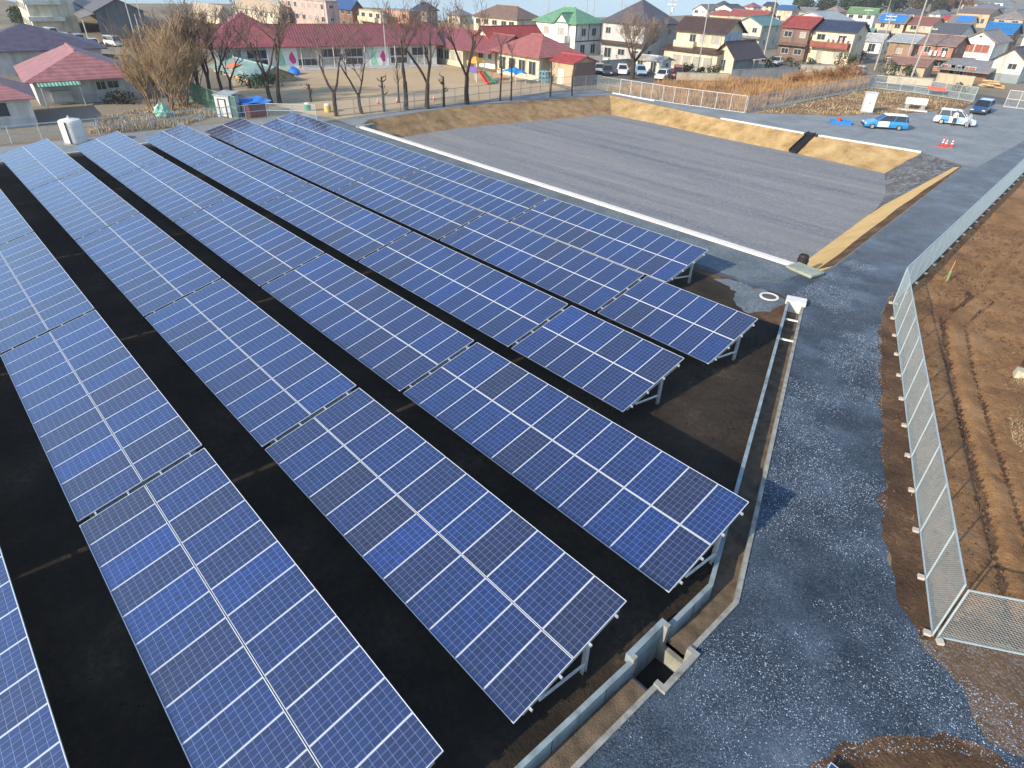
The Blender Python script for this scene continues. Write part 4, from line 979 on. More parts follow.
# warehouse with open front
WHc = at(103, 39.5); rzw = R(-8)
WH = House('warehouse', 'dark metal warehouse with open front and light roof strips', 'warehouse', WHc, 13.5, 15, 5.2, (.105, .12, .135), rzw)
WH.w = reach(WHc, -Vector((math.cos(rzw), math.sin(rzw), 0)), 56)
WH.d = reach(WHc, Vector((-math.sin(rzw), math.cos(rzw), 0)), 150)
WH.block(0, .25, 0, WH.d, -.3, 5.2).block(WH.w - .25, WH.w, 0.3, WH.d - .3, -.3, 5.2).block(.25, WH.w - .25, WH.d - .25, WH.d, -.3, 5.2).finish()
wr = WH.gable((.13, .125, .12), 'x', 2.2, .5, name='sheet', pitch=.8)
for k in range(3):
    b = MB(); u = WH.w * (.25 + .25 * k); half = WH.d / 2; sl_ = math.atan2(2.2, half)
    b.box((-u, half * .62, 5.2 + 2.2 * .62 + .17), (1.0, half * .55, .05), M=Matrix.Rotation(sl_, 3, 'X')); b.build('roof_light', mat('skylight_sheet', (.40, .42, .43), .4), wr)
WH.shed((.22, .21, .20), -.2, WH.w + 1.2, -3.0, .3, 3.9, 4.9, 's', part='canopy_roof')
b = MB(); b.box((-WH.w + 2.2, .1, 2.3), (4.2, .2, 4.6)); b.build('front_panel', wallm(CREAM), WH.t)
for u in (.2, WH.w * .5, WH.w - .3):
    b = MB(); b.tube([(-u, -2.7, 0), (-u, -2.7, 3.9)], .1, 6); b.build('canopy_post', M_frame, WH.t)
AP = House('apartment_block', 'cream two storey apartment block with balconies at the top left', 'apartment', at(36, 33.5), 26, 9, 7.6, (.56, .54, .44), R(-5))
AP.block(0, 26, 0, 9, -.3, 7.6).finish()
b = MB(); b.box((-13, 4.5, 7.75), (26.6, 9.8, .3)); b.build('roof', wallm((.45, .52, .50)), AP.t)
for u in (4, 9, 14, 19, 23):
    for z_ in (1.6, 4.9): AP.win('s', u, z_, 2.2, 1.3)
for z_ in (2.9, 6.1):
    b = MB(); b.box((.8, 3, z_), (1.6, 7, .9)); b.build('balcony', wallm((.52, .55, .52)), AP.t)

# --- upper middle
BH = simple('brown hipped two storey house with cream walls above the school roof', 516.5, 46, 474, 540, 19, CREAM, BROWN, 'hip', 2.2, 2)
GHs = house('house', 'white two storey house with light green roof and front dormer', 573.5, 60, 535, 599, 23, WHITE, 0, group=G_H)
GHs.block(0, GHs.w, 0, GHs.d, -.3, GHs.h).finish(); GHs.hip(TEAL if False else (.16, .36, .22), 2.3, .7, axis='x' if GHs.w > GHs.d else 'y')
GHs.block
GHs.gable((.16, .36, .22), 'y', 1.5, .35, box=(1.6, GHs.w * .45, -.6, 3.5), z=GHs.h - .1)
b = MB(); b.box((-(1.6 + GHs.w * .45) / 2, -.3, GHs.h * .75), (GHs.w * .45 - 1.6, .6, GHs.h * .5)); b.build('bay_wall', GHs.wall, GHs.t)
GHs.balcony(GHs.w * .12, GHs.w * 1.0, GHs.h * .48, 1.6, h=1.1)
for u in (.3, .72): GHs.win('s', GHs.w * u, GHs.h * .74, 1.6, 1.3, off=-.62 if u < .45 else 0)
for y_ in (.3, .7):
    GHs.win('e', GHs.d * y_, GHs.h * .74, 1.2, 1.3, glass=M_glass); GHs.win('e', GHs.d * y_, GHs.h * .28, 1.3, 1.6, glass=M_glass)
tb = mat('dark_timber', (.06, .045, .04), .7)
b = MB()
b.box((.015, GHs.d / 2, GHs.h * .5), (.05, GHs.d, .18))
b.build('timber_band', tb, GHs.t)
for y_ in (.03, .5, .97):
    b = MB(); b.box((.03, GHs.d * y_, GHs.h * .76), (.06, .16, GHs.h * .46)); b.build('timber_post', tb, GHs.t)
# dark hipped house behind the big bare tree
simple('grey walled house under a large dark hipped roof behind the bare tree', 640, 66, 600, 672, 24, GREYW, (.11, .10, .115), 'hip', 3.6, 2, pent=DKBR)
# the beige house
H1 = house('house', 'beige two storey house with dark brown roof beside the dry brush', 718, 72.5, 672, 735, 32, CREAM, 0, group=G_H)
H1.block(0, H1.w, 0, H1.d, -.3, H1.h).block(-.4, H1.w + 1.0, -1.8, -.002, -.3, 2.9).finish()
H1.gable(DKBR, 'x', 1.7, .7)
H1.shed(DKBR, -.7, H1.w + 1.4, -2.4, .02, 2.95, 3.65, 's', name='tile', pitch=.3)
b = MB(); b.box((.015, H1.d / 2, H1.h * .72), (.03, H1.d, H1.h * .52)); b.build('shaded_side_face', wallm((.38, .47, .55)), H1.t)  # bluish shade of the gable side, put into a facing's colour
for u in (1.7, 4.2, 6.4): H1.win('s', u, H1.h * .78, 1.7 if u < 3 else 1.3, 1.3, glass=M_curtain if u < 5 else M_glass)
for u in (1.4, 3.6, 5.8, 8.0): H1.win('s', u, 1.35, 1.7, 1.9, off=-1.8, glass=M_curtain)
H1.balcony(H1.w * .55, H1.w * .98, H1.h * .55, 1.0)
H1b = house('annex_house', 'low dark gabled annex joined to the beige house', 731, 74.5, 712, 760, 56, CREAM, 0, d=9, group=G_H)
H1b.block(0, H1b.w, 0, 9, -.3, H1b.h).finish(); H1b.gable(DKBR, 'y', 1.9, .8)
b = MB(); b.box((.015, 4.5, H1b.h / 2), (.03, 9, H1b.h)); b.build('shaded_side_face', wallm((.20, .23, .26)), H1b.t)  # shade of the annex's right side, painted as a dark facing
H1b.win('s', H1b.w * .5, 1.3, .9, 1.8, glass=M_glass)
cp = house('carport', 'white flat carport roof on posts before the dark annex', 752, 73, 731, 757, 66, WHITE, 0, d=4.0, cat='carport')
b = MB(); b.box((-cp.w / 2, 2, 2.1), (cp.w, 4.2, .12)); b.build('carport_roof', mat('white_sheet', (.66, .68, .69), .5, var=.05), cp.t)
for u in (.15, cp.w - .15):
    for y_ in (.2, 3.8):
        b = MB(); b.tube([(-u, y_, 0), (-u, y_, 2.05)], .05, 6); b.build('carport_post', M_frame, cp.t)
simple('cream gabled house with pale teal tile roof behind the beige house', 757, 50, 731, 766, 25.5, (.5, .5, .42), TEAL, 'gy', 1.6, 2, pent=GREY, d=10)
R1 = simple('dark walled house with bright red ribbed roof', 802, 62, 775, 818, 28, (.17, .12, .10), RED, 'gx', 1.7, 2, pent=BROWN, pitch=.5)
R2 = simple('two storey house with dark blue roof and laundry on its red railed balcony', 846, 66, 806, 858, 32, CREAM, NAVY, 'gx', 1.5, 2, pitch=.5)
R2.balcony(.3, R2.w - .4, R2.h * .5, 1.3, col=(.26, .09, .07))
for k in range(5):
    b = MB(); b.box((-(1.0 + k * 1.0), -1.0, R2.h * .5 + 1.55), (.55, .04, .7)); b.build('laundry', mat('laundry_%d' % k, ((.7, .66, .66), (.5, .25, .3), (.65, .62, .6), (.62, .4, .4), (.7, .7, .72))[k], .9), R2.t)
simple('house with wide pale gable roof edged in white behind the red roof', 826, 45, 782, 838, 22, BLUISH, PALE, 'gy', 2.0, 1, d=14)
simple('small pink house with grey hipped roof', 833, 32, 820, 841, 11.5, PINK, (.30, .22, .19), 'hip', 1.5, 2)
simple('white house with bright green gabled roof', 870, 31, 843, 875, 14, WHITE, GREEN, 'gx', 1.5, 2)
simple('beige house with red tiled roof seen above the teal roof', 762, 30, 726, 772, 17, (.40, .28, .22), (.33, .10, .08), 'gx', 1.5, 2)
simple('low house with red brown roof left of the teal roof', 726, 27, 708, 733, 15, BEIGE, (.30, .10, .08), 'hip', 1.3, 1)
simple('white gabled house with grey roof by the far wall', 731, 22, 712, 737, 10, WHITE, DKGREY, 'gy', 1.6, 2, d=10)
simple('white gabled house with pale roof farthest left of the row by the wall', 705, 21, 692, 711, 10, WHITE, GREY, 'gy', 1.6, 2, d=10)
simple('long house with blue sheet roof before the dark trees', 790, 21, 775, 797, 10, BEIGE, BLUE, 'gx', 1.4, 2)
simple('low grey roofed house before the dark trees', 811, 21, 795, 818, 12, TAN, GREY, 'gx', 1.3, 1)
# right hand cluster
B8 = simple('beige house with a blue tarpaulin spread over its roof', 899, 41, 871, 906, 23, (.46, .39, .27), (.25, .22, .2), 'gx', 1.8, 2)
def tarp(H, x0, x1, rise, col=(.03, .17, .55), f0=.05, f1=1.0):
    hf = H.d / 2; b = MB(); sl_ = rise / hf; rows = []
    for i in range(7):
        s = f0 + (f1 - f0) * i / 6; rows.append([(-(x0 + (x1 - x0) * j / 8), s * hf - .4 * (1 - s), H.h + rise * s - .35 * (1 - s) * sl_ + .19 + random.uniform(0, .05)) for j in range(9)])
    vs = [p for r_ in rows for p in r_]; b.add(vs, [(i * 9 + j, (i + 1) * 9 + j, (i + 1) * 9 + j + 1, i * 9 + j + 1) for i in range(6) for j in range(8)])
    o = b.build('tarpaulin', mat('blue_tarp', col, .45, var=.25, scale=2), H.t); return o
tarp(B8, .3, B8.w - .3, 1.8)
simple('house with faded brick red roof and beige walls beside the tarpaulin roof', 926, 43, 902, 938, 25, (.5, .40, .28), (.30, .12, .10), 'gx', 1.6, 2, pent=BROWN)
simple('small house with vivid red roof near the distant trees', 948, 33, 932, 953, 20, BEIGE, (.45, .06, .05), 'hip', 1.4, 1)
BT = simple('house with blue tarpaulin hung over a gabled roof near the red roof', 966, 37, 944, 972, 23, WHITE, GREY, 'gx', 1.7, 2)
tarp(BT, .2, BT.w * .7, 1.7)
simple('white gabled house with dark grey tiled roof', 950, 58, 927, 966, 35, WHITE, (.12, .125, .14), 'gx', 1.9, 2, pitch=.6)
simple('brown walled house with bright blue ribbed roof', 1003, 55, 976, 1012, 34, (.24, .15, .10), (.03, .20, .50), 'gx', 2.0, 2, pitch=.6)
simple('large grey roofed house in the upper right corner', 1016, 38, 988, 1036, 19, (.40, .33, .26), (.24, .23, .22), 'hip', 2.3, 2)
simple('tan house with long brown roof before the distant trees', 985, 28, 953, 996, 14, TAN, (.22, .16, .13), 'gx', 1.6, 1)
simple('house with blue grey hipped roof below the distant trees', 990, 18, 968, 1002, 8, GREYW, (.18, .2, .24), 'hip', 1.8, 2)
simple('white house cut by the right frame edge', 1042, 68, 1012, 1060, 38, (.66, .62, .58), (.28, .25, .23), 'gx', 1.6, 2)
simple('pale house under a grey roof at the top right edge', 1046, 24, 1010, 1060, 12, WHITE, GREY, 'gx', 1.8, 2)
R13 = house('house', 'white gabled two storey house with red brown shutters', 985, 69, 953.5, 1000, 42, WHITE, 0, d=11, group=G_H)
R13.block(0, R13.w, 0, 11, -.3, R13.h).finish(); R13.gable((.30, .25, .22), 'y', 1.7, .6)
R13.win('s', R13.w * .33, R13.h * .72, 2.6, 1.5, glass=mat('rust_shutter', (.26, .085, .06), .6, var=.15)); R13.win('s', R13.w * .72, R13.h * .72, 1.6, 1.5, glass=mat('rust_shutter', (.26, .085, .06), .6))
R13.win('s', R13.w * .5, R13.h + .75, .5, .35, n=1, glass=M_glass)
LS = house('workshop', 'low workshop with grey sheet roof and brown board walls behind mesh fence', 984, 82, 938, 1000, 71, (.22, .13, .09), 0, d=7)
LS.block(0, LS.w, 0, 7, -.3, LS.h).finish(); LS.shed((.30, .30, .29), -.6, LS.w + .5, -1.6, 7.4, LS.h - .35, LS.h + .9, 's', pitch=.5, part='roof')
for u, m_ in ((LS.w * .85, 'rust_shutter'), (LS.w * .65, 'window_glass'), (LS.w * .42, 'rust_shutter')): LS.win('s', u, 1.3, 2.3, 1.6, glass=MATS[m_])
LW = thing('concrete_wall', 'low tan concrete block wall before the workshop', 'wall', at(972, 86))
w_ = reach(at(972, 86), Vector((-1, 0, 0)), 935); b = MB(); b.box((-w_ / 2, 0, .7), (w_, .15, 1.4)); b.build('wall_body', wallm((.40, .34, .25)), LW)
b = MB(); b.box((-w_ / 2, 0, 1.44), (w_ + .1, .2, .08)); b.build('wall_cap', M_conc, LW)
R14 = house('house', 'pale walled small house with dark gabled roof at the right edge', 1016, 84, 986, 1036, 61, (.50, .52, .48), 0, d=9, group=G_H)
R14.block(0, R14.w, 0, 9, -.3, R14.h).finish(); R14.gable((.085, .05, .05), 'y', 1.7, .6)
R14.win('s', R14.w * .35, R14.h * .72, 1.3, .9); 
b = MB(); b.box((-R14.w / 2, -.012, .7), (R14.w, .03, 1.4)); b.build('base_course', wallm((.22, .26, .28)), R14.t)
R17 = simple('red brown boarded two storey house with laundry behind leaning pole', 945, 72, 912, 958, 46, (.36, .17, .12), (.28, .20, .18), 'gx', 1.4, 2, pent=(.3, .24, .2))
for k in range(4):
    b = MB(); b.box((-(1.2 + k * .8), -.5, R17.h * .68), (.55, .05, .9)); b.build('laundry', mat('laundry_%d' % k, (.6, .6, .6), .9), R17.t)
simple('small brown house with pale metal roof by the alley', 908, 63, 884, 920, 43, (.28, .19, .13), PALE, 'gx', 1.2, 1)
WC = house('carport', 'white carport roof beside the small brown house', 918, 72, 884, 926, 61, WHITE, 0, d=5, cat='carport')
b = MB(); b.box((-WC.w / 2, 2.5, WC.h), (WC.w, 5.2, .12)); b.build('carport_roof', MATS['white_sheet'], WC.t)
for u in (.15, WC.w - .15):
    for y_ in (.2, 4.8):
        b = MB(); b.tube([(-u, y_, 0), (-u, y_, WC.h - .06)], .06, 6); b.build('carport_post', M_frame, WC.t)
simple('long low shed with brown roof behind the mesh fence', 922, 78, 886, 930, 66, (.42, .34, .25), (.28, .17, .14), 'gx', .9, 1, name='shed', cat='shed', faces='s')
simple('small white house deep in the alley', 878, 54, 862, 884, 41, WHITE, (.45, .47, .48), 'gx', 1.2, 1)
simple('teal roofed hut behind the alley', 868, 44, 858, 872, 33, TAN, TEAL, 'gx', .9, 1, name='hut', cat='hut')
# --- behind the school
simple('pinkish three storey apartment block behind the school roof', 330, 39, 285, 342, 2, (.45, .33, .30), (.35, .28, .26), 'flat', 0, 3, name='apartment_block', cat='apartment')
simple('cream house with tan roof left of the pink apartment block', 283, 34, 238, 292, 12, CREAM, (.42, .34, .24), 'hip', 2.0, 2)
simple('cream house farther left behind bare branches', 222, 32, 196, 232, 14, CREAM, (.5, .42, .3), 'gx', 1.5, 2)
simple('house with deep blue roof behind the school', 354, 30, 336, 364, 8, BROWNW, (.03, .10, .28), 'gx', 1.6, 2)
simple('cream house with balcony behind the school roof', 382, 33, 356, 388, 12, CREAM, (.42, .32, .2), 'flat', 0, 2, bal=True)
simple('orange brick fronted house with grey roof behind the school', 410, 34, 385, 422, 12, (.5, .25, .16), GREY, 'flat', 0, 2)
simple('grey house with dark navy roof at the field edge', 428, 31, 414, 438, 10, (.30, .27, .26), NAVY, 'hip', 1.6, 2)
# --- pale water beyond the houses
M_water = mat('pale_still_water', (.30, .36, .38), .3, var=.06, scale=.01, spec=.6)
wp = [at(*p) for p in ((430, 21), (480, 19), (560, 17.5), (640, 17), (700, 15), (760, 10), (800, 7.5), (860, 5))]
struct(sheet('water', [(p.x, p.y) for p in wp] + [(-420, 900), (-1500, 900), (-1500, 20), (-330, 40)] + [tuple(at(x, y).to_2d()) for x, y in ((120, 3.5), (260, 4), (380, 8))], 0.02, M_water))

# ================================================================== VEGETATION
M_bark = mat('dark_bark', (.055, .042, .036), .9, var=.3, scale=2)
M_twig = mat('bare_twigs', (.12, .088, .072), .9, var=.3, scale=1)
M_tan = mat('tan_dry_twigs', (.33, .235, .135), .9, var=.3, scale=.6)
M_tan2 = mat('brown_dry_twigs', (.20, .14, .095), .9, var=.3, scale=.6)
def bare_tree(label, base, h, seed, style='vase', lean=(0, 0), spread=1.0, m_twig=None, r0=None, cat='tree', group='bare trees', name='bare_tree', levels=4, kids=3):
    rd = random.Random(seed); t = thing(name, label, cat, base, 0, group)
    tr, cr = MB(), MB(); mt = m_twig or M_twig
    r0 = r0 or h * .022
    def limb(p, d, L, r, lv):
        n = 4; pts = [p]; rad = [r]; q = p.copy(); dd = d.copy()
        for i in range(n):
            dd = (dd + Vector((rd.gauss(0, .13), rd.gauss(0, .13), rd.gauss(0.03, .08)))).normalized(); q = q + dd * (L / n); pts.append(q.copy()); rad.append(max(.018, r * (1 - .5 * (i + 1) / n)))
        (tr if lv <= 1 else cr).tube(pts, rad, 6 if lv <= 1 else (4 if lv == 2 else 3), cap=False)
        if lv >= levels: return
        k = kids + (1 if lv >= 2 else 0) + rd.randint(0, 1)
        for j in range(k):
            f = .35 + .65 * (j + rd.random()) / k; i = min(n - 1, int(f * n)); pp = pts[i].lerp(pts[i + 1], f * n - i)
            a = rd.uniform(0, 6.28); out = Vector((math.cos(a), math.sin(a), 0)) * spread
            nd = (dd * .9 + out * rd.uniform(.35, .85) + Vector((0, 0, rd.uniform(.15, .55)))).normalized()
            limb(pp, nd, L * rd.uniform(.5, .78), rad[i] * rd.uniform(.5, .7), lv + 1)
    d0 = Vector((lean[0], lean[1], 1)).normalized()
    if style == 'vase':
        th = h * rd.uniform(.22, .28); p1 = d0 * th
        tr.tube([Vector((0, 0, -.1)), p1 * .5 + Vector((rd.gauss(0, .06), rd.gauss(0, .06), 0)), p1], [r0 * 1.25, r0, r0 * .95], 8)
        k = rd.choice((2, 3)); a0 = rd.uniform(0, 6)
        for j in range(k):
            a = a0 + 6.28 * j / k; nd = Vector((math.cos(a) * .36 * spread, math.sin(a) * .36 * spread, 1)).normalized()
            limb(p1 - d0 * .1, (nd + d0 * .4).normalized(), h * .40, r0 * .68, 1)
    elif style == 'spread':
        th = h * .24; p1 = d0 * th
        tr.tube([Vector((0, 0, -.1)), p1 * .5, p1], [r0 * 1.3, r0, r0 * .95], 8)
        for j in range(5):
            a = 6.28 * j / 5 + rd.uniform(-.3, .3); nd = Vector((math.cos(a) * .8 * spread, math.sin(a) * .8 * spread, .9)).normalized(); limb(p1, nd, h * .36, r0 * .6, 1)
    elif style == 'slim':
        tr.tube([Vector((0, 0, -.1)), d0 * h * .5 + Vector((rd.gauss(0, .1), rd.gauss(0, .1), 0)), d0 * h * .92], [r0 * 1.1, r0 * .8, r0 * .3], 6)
        for j in range(12):
            f = rd.uniform(.35, .92); a = rd.uniform(0, 6.28); limb(d0 * h * f, Vector((math.cos(a) * .6, math.sin(a) * .6, .9)).normalized(), h * .16 * spread, r0 * .3, levels - 1)
    elif style == 'fan':
        for j in range(9):
            a = rd.uniform(0, 6.28); nd = Vector((math.cos(a) * .30 * spread + lean[0], math.sin(a) * .30 * spread + lean[1], 1)).normalized()
            limb(Vector((math.cos(a) * .35, math.sin(a) * .35, -.1)), nd, h * rd.uniform(.40, .58), r0 * .5, 1)
    elif style == 'pollard':
        tr.tube([Vector((0, 0, -.1)), Vector((.03, .02, h * .5)), Vector((0, .03, h * .9))], [r0 * 1.2, r0, r0 * .8], 7)
        for j in range(7):
            f = rd.uniform(.4, .9); a = rd.uniform(0, 6.28); p = Vector((0, .02, h * f)); q = p + Vector((math.cos(a), math.sin(a), rd.uniform(.2, .7))) * h * .13
            cr.tube([p, q], [r0 * .6, r0 * .45], 5); 
            for _ in range(3): cr.tube([q, q + Vector((rd.gauss(0, .2), rd.gauss(0, .2), rd.uniform(.1, .4)))], [.03, .015], 3)
    tr.build('trunk', M_bark if style != 'fan' else M_tan2, t); cr.build('crown', mt, t)
    return t
TR = [  # foot row, top row, style, lean, label
    ((272, 105), 12, 'vase', (-.30, .05), 'dark bare tree leaning left at the playground corner', 11),
    ((280, 104), 8, 'vase', (.04, .05), 'upright dark bare tree just right of the leaning one', 12),
    ((337, 116), 22, 'vase', (-.03, 0), 'dark forked bare tree before the left tulip mural', 13),
    ((362, 114), 36, 'vase', (-.10, -.05), 'thin dark bare tree second in the playground line', 14),
    ((406, 110), 12, 'vase', (0, .03), 'stout forked bare tree before the second tulip mural', 15),
    ((427, 109), 8, 'vase', (.05, .06), 'dark bare tree with wide fork before the roof end', 16),
    ((467, 104), 2, 'vase', (0, .02), 'tallest bare tree in the playground line by the play tower', 17)]
for b_, ty, st_, ln, lb, sd_ in TR:
    B_ = at(*b_); bare_tree(lb, B_, min(12.5, height_at(B_, ty) * 1.12), sd_, st_, ln, 1.2, levels=5, kids=2)
for b_, ty, lb, sd_ in (((500, 101), 38, 'slim bare tree before the pinkish hipped classroom roof', 21), ((511, 101), 46, 'slim bare tree beside the blue canopy', 22), ((550, 97), 62, 'slim bare tree before the tan brick shed', 23), ((572, 96), 60, 'slim bare tree at the corner of the brick shed', 24), ((399, 103), 56, 'slim bare tree behind the stout forked tree', 25)):
    B_ = at(*b_); bare_tree(lb, B_, height_at(B_, ty), sd_, 'slim', (0, 0), 1.0, r0=.12)
for b_, ty, lb, sd_ in (((311, 102), 82, 'knobbly pruned stub tree left in the playground line', 31), ((384, 112), 73, 'knobbly pruned stub tree in the middle of the playground line', 32), ((444, 107), 73, 'knobbly pruned stub tree right of the wide forked tree', 33)):
    B_ = at(*b_); bare_tree(lb, B_, height_at(B_, ty), sd_, 'pollard', r0=.13)
B_ = at(632, 79); bare_tree('big spreading bare tree between parked cars and dark roofed house', B_, height_at(B_, 8), 41, 'spread', (0, 0), 1.0, mat('pale_twigs', (.19, .145, .115), .9, var=.3, scale=1), r0=.34, levels=5, kids=3)
# thicket at the upper left
for i, (b_, ty, m_, lb) in enumerate((((152, 108), 48, M_tan, 'pale tan feathery thicket tree beside the maroon roof'), ((168, 112), 26, M_tan, 'tallest tan feathery thicket tree over the fence'), ((184, 108), 30, M_tan, 'tan feathery thicket tree behind the green net'), ((176, 100), 20, M_tan2, 'brown bare tree rising behind the tan thicket'))):
    B_ = at(*b_); bare_tree(lb, B_, min(11, height_at(B_, ty)), 50 + i, 'fan', (-.05, 0), 1.0, m_, r0=.16, levels=4, kids=4, group='thicket behind the fence')
for i, (b_, ty, lb, ln) in enumerate((((203, 104), 10, 'dark bare tree right behind the green net', (-.1, 0)), ((213, 102), 4, 'dark bare tree in the middle of the left clump', (-.12, .03)), ((222, 100), 12, 'dark bare tree at the right of the left clump', (-.05, .06)), ((196, 92), 6, 'dark bare tree at the back of the left clump', (-.15, 0)), ((232, 96), 28, 'small dark bare tree beside the orange roofed hut', (.05, .05)))):
    B_ = at(*b_); bare_tree(lb, B_, min(11.5, height_at(B_, ty)), 60 + i, 'fan' if i == 3 else 'vase', ln, 1.25, M_tan2 if i % 2 else M_twig, levels=5 if i < 2 else 4, kids=3, group='dark trees of the left clump')
def leafy(label, base, h, w, col, seed, n=1500, name='evergreen_tree', cat='tree', group=None, leaf=.45):
    rd = np.random.default_rng(seed); t = thing(name, label, cat, base, 0, group)
    b = MB(); b.tube([(0, 0, -.1), (0.05, 0, h * .3), (0, .05, h * .75)], [w * .06, w * .045, w * .015], 6); b.build('trunk', M_bark, t)
    nb = 9; C = np.stack([rd.normal(0, w * .22, nb), rd.normal(0, w * .22, nb), rd.uniform(h * .3, h * .85, nb)], 1); Rr = rd.uniform(.16, .30, nb) * w * (1.15 - C[:, 2] / h * .5)
    k = rd.integers(0, nb, n); dv = rd.normal(size=(n, 3)); dv /= np.linalg.norm(dv, axis=1)[:, None]
    P = C[k] + dv * (Rr[k] * rd.uniform(.55, 1.08, n))[:, None]
    b = MB()
    for p in P:
        a = rd.normal(size=3); a /= np.linalg.norm(a); c = np.cross(a, rd.normal(size=3)); c /= np.linalg.norm(c); s = leaf * rd.uniform(.5, 1.1)
        b.add([p - a * s * .5, p + c * s * .3, p + a * s * .5, p - c * s * .3], [(0, 1, 2, 3)])
    b.build('crown', mat('leaf_%s' % name + '_%d_%d' % (col[0] * 1000, col[1] * 1000), col, .75, var=.5, scale=.9), t)
    return t
for i, (px, py, ty, w_, c_, lb) in enumerate(((30, 25, 2, 9, (.035, .06, .028), 'dark evergreen beside the cream apartment block'), (44, 24, -2, 9, (.028, .05, .024), 'dark evergreen between apartment block and warehouse'),
        (852, 14, -6, 16, (.03, .05, .024), 'dark distant evergreen left of the distant treeline'), (872, 13, -8, 18, (.026, .045, .022), 'broad dark evergreen in the distant treeline'), (893, 12, -8, 18, (.03, .05, .022), 'dark evergreen in the middle of the distant treeline'),
        (915, 12, -6, 14, (.12, .085, .035), 'rusty brown tree in the distant treeline'), (930, 13, -4, 14, (.05, .06, .025), 'olive tree in the distant treeline'), (948, 13, -4, 14, (.13, .07, .035), 'reddish brown tree right in the distant treeline'),
        (824, 13, -2, 13, (.035, .055, .026), 'dark tree behind the long blue roof'), (802, 11, 0, 12, (.04, .06, .03), 'dark small tree at the left end of the distant treeline'))):
    B_ = at(px, py); leafy(lb, B_, max(5, height_at(B_, ty)), w_, c_, 70 + i, 2600, leaf=1.3 if py < 16 else .7, group='evergreen trees in the distance')
for i, (px, py, h_, w_, c_, lb) in enumerate(((836, 70, 3.2, 3.4, (.045, .065, .025), 'round olive garden shrub beside the blue roofed house'), (850, 69, 2.6, 2.6, (.06, .075, .03), 'small olive shrub at the alley corner'), (892, 79, 2.6, 4.0, (.055, .07, .028), 'garden hedge shrub by the utility poles'), (905, 78, 2.2, 3.0, (.07, .08, .03), 'second garden shrub under the leaning pole'),
        (621, 62, 2.6, 3.2, (.03, .045, .02), 'dark shrub beside the white green roofed house'), (743, 70, 2.2, 2.4, (.09, .10, .03), 'yellow green bush by the carport'), (686, 74, 1.6, 2.6, (.05, .065, .03), 'low bush before the beige house'), (123, 104, 1.3, 3.5, (.03, .045, .02), 'dark low bush by the maroon roofed house'), (790, 50, 5.5, 3.2, (.022, .038, .02), 'dark tall shrub between the teal and red roofs'), (250, 88, 1.5, 5.0, (.04, .09, .045), 'clipped green hedge behind the leaning tree'), (266, 87, 1.4, 4.6, (.035, .08, .04), 'clipped green hedge piece right of the first'))):
    leafy(lb, at(px, py), h_, w_, c_, 90 + i, 520, 'shrub', 'shrub', 'garden shrubs', leaf=.35)
for i, (px, py, h_, lb) in enumerate(((822, 84, 3.2, 'large rusty dry shrub standing in the brown grass'), (846, 82, 3.6, 'tall rusty dry shrub left of the curved mesh fence'), (800, 86, 2.6, 'lower rusty dry shrub in the brown grass'))):
    bare_tree(lb, at(px, py), h_, 110 + i, 'fan', (0, 0), 2.0, mat('rusty_dry_twigs', (.30, .165, .085), .9, var=.3, scale=.6), r0=.06, cat='shrub', group='dry shrubs', name='dry_shrub', levels=4, kids=4)
def grass(name, label, poly, n, h0, h1, m, seed, w=.05, z=0.0):
    rd = np.random.default_rng(seed); P = np.array([(p[0], p[1]) for p in poly]); a, c = P.min(0), P.max(0)
    xy = rd.uniform(a, c, (n, 2)); xy = xy[inside([tuple(p) for p in P], xy[:, 0], xy[:, 1])]; n = len(xy)
    cl = np.random.default_rng(seed + 1).random((30, 30)); ii = ((xy * .35) % 29).astype(int); hh = (h0 + (h1 - h0) * rd.random(n)) * (.45 + .75 * cl[ii[:, 0], ii[:, 1]])
    an = rd.uniform(0, 3.14, n); dx, dy = np.cos(an) * w, np.sin(an) * w
    lx, ly = rd.normal(0, .22, n) * hh, rd.normal(0, .22, n) * hh
    V = np.zeros((n, 3, 3)); V[:, 0] = np.stack([xy[:, 0] - dx, xy[:, 1] - dy, np.full(n, z)], 1); V[:, 1] = np.stack([xy[:, 0] + dx, xy[:, 1] + dy, np.full(n, z)], 1); V[:, 2] = np.stack([xy[:, 0] + lx, xy[:, 1] + ly, z + hh], 1)
    me = bpy.data.meshes.new(name); me.from_pydata(V.reshape(-1, 3).tolist(), [], np.arange(3 * n).reshape(-1, 3).tolist()); me.materials.append(m)
    o = bpy.data.objects.new(name, me); COL.objects.link(o); return tag(o, label, 'grass', kind='stuff')
M_dg = mat('dry_brown_grass', (.34, .205, .10), .9, var=.4, scale=.4)
M_dg2 = mat('pale_dry_grass', (.36, .29, .19), .9, var=.4, scale=.4)
brush = [at(*p) for p in ((652, 88), (672, 84), (735, 84), (780, 82), (825, 78), (866, 82), (868, 87), (830, 94), (790, 101), (745, 109), (700, 103), (655, 96))]
grass('dry_grass', 'tall rusty dry grass between the mesh fence and the houses', brush, 26000, .7, 1.7, M_dg, 5, .06)
grass('dry_grass', 'tan dry grass under the thicket by the white tank', [at(*p) for p in ((88, 134), (100, 118), (150, 108), (200, 104), (216, 116), (180, 127), (120, 133))], 9000, .15, .6, M_dg2, 6, .05)
grass('dry_grass', 'pale dry grass patch at the right edge of the brown field', [at(*p) for p in ((1001, 388), (1040, 372), (1060, 470), (1030, 480), (1012, 450))], 9000, .05, .22, M_dg2, 7, .012, .1)
grass('dry_grass', 'sparse dry grass on the dirt lot by the parked cars', [(-36.2, 71), (-29.5, 77.5), (-24.8, 86), (-20.8, 98), (-21, 106), (-35.6, 107)], 6000, .05, .35, M_dg2, 8, .05)
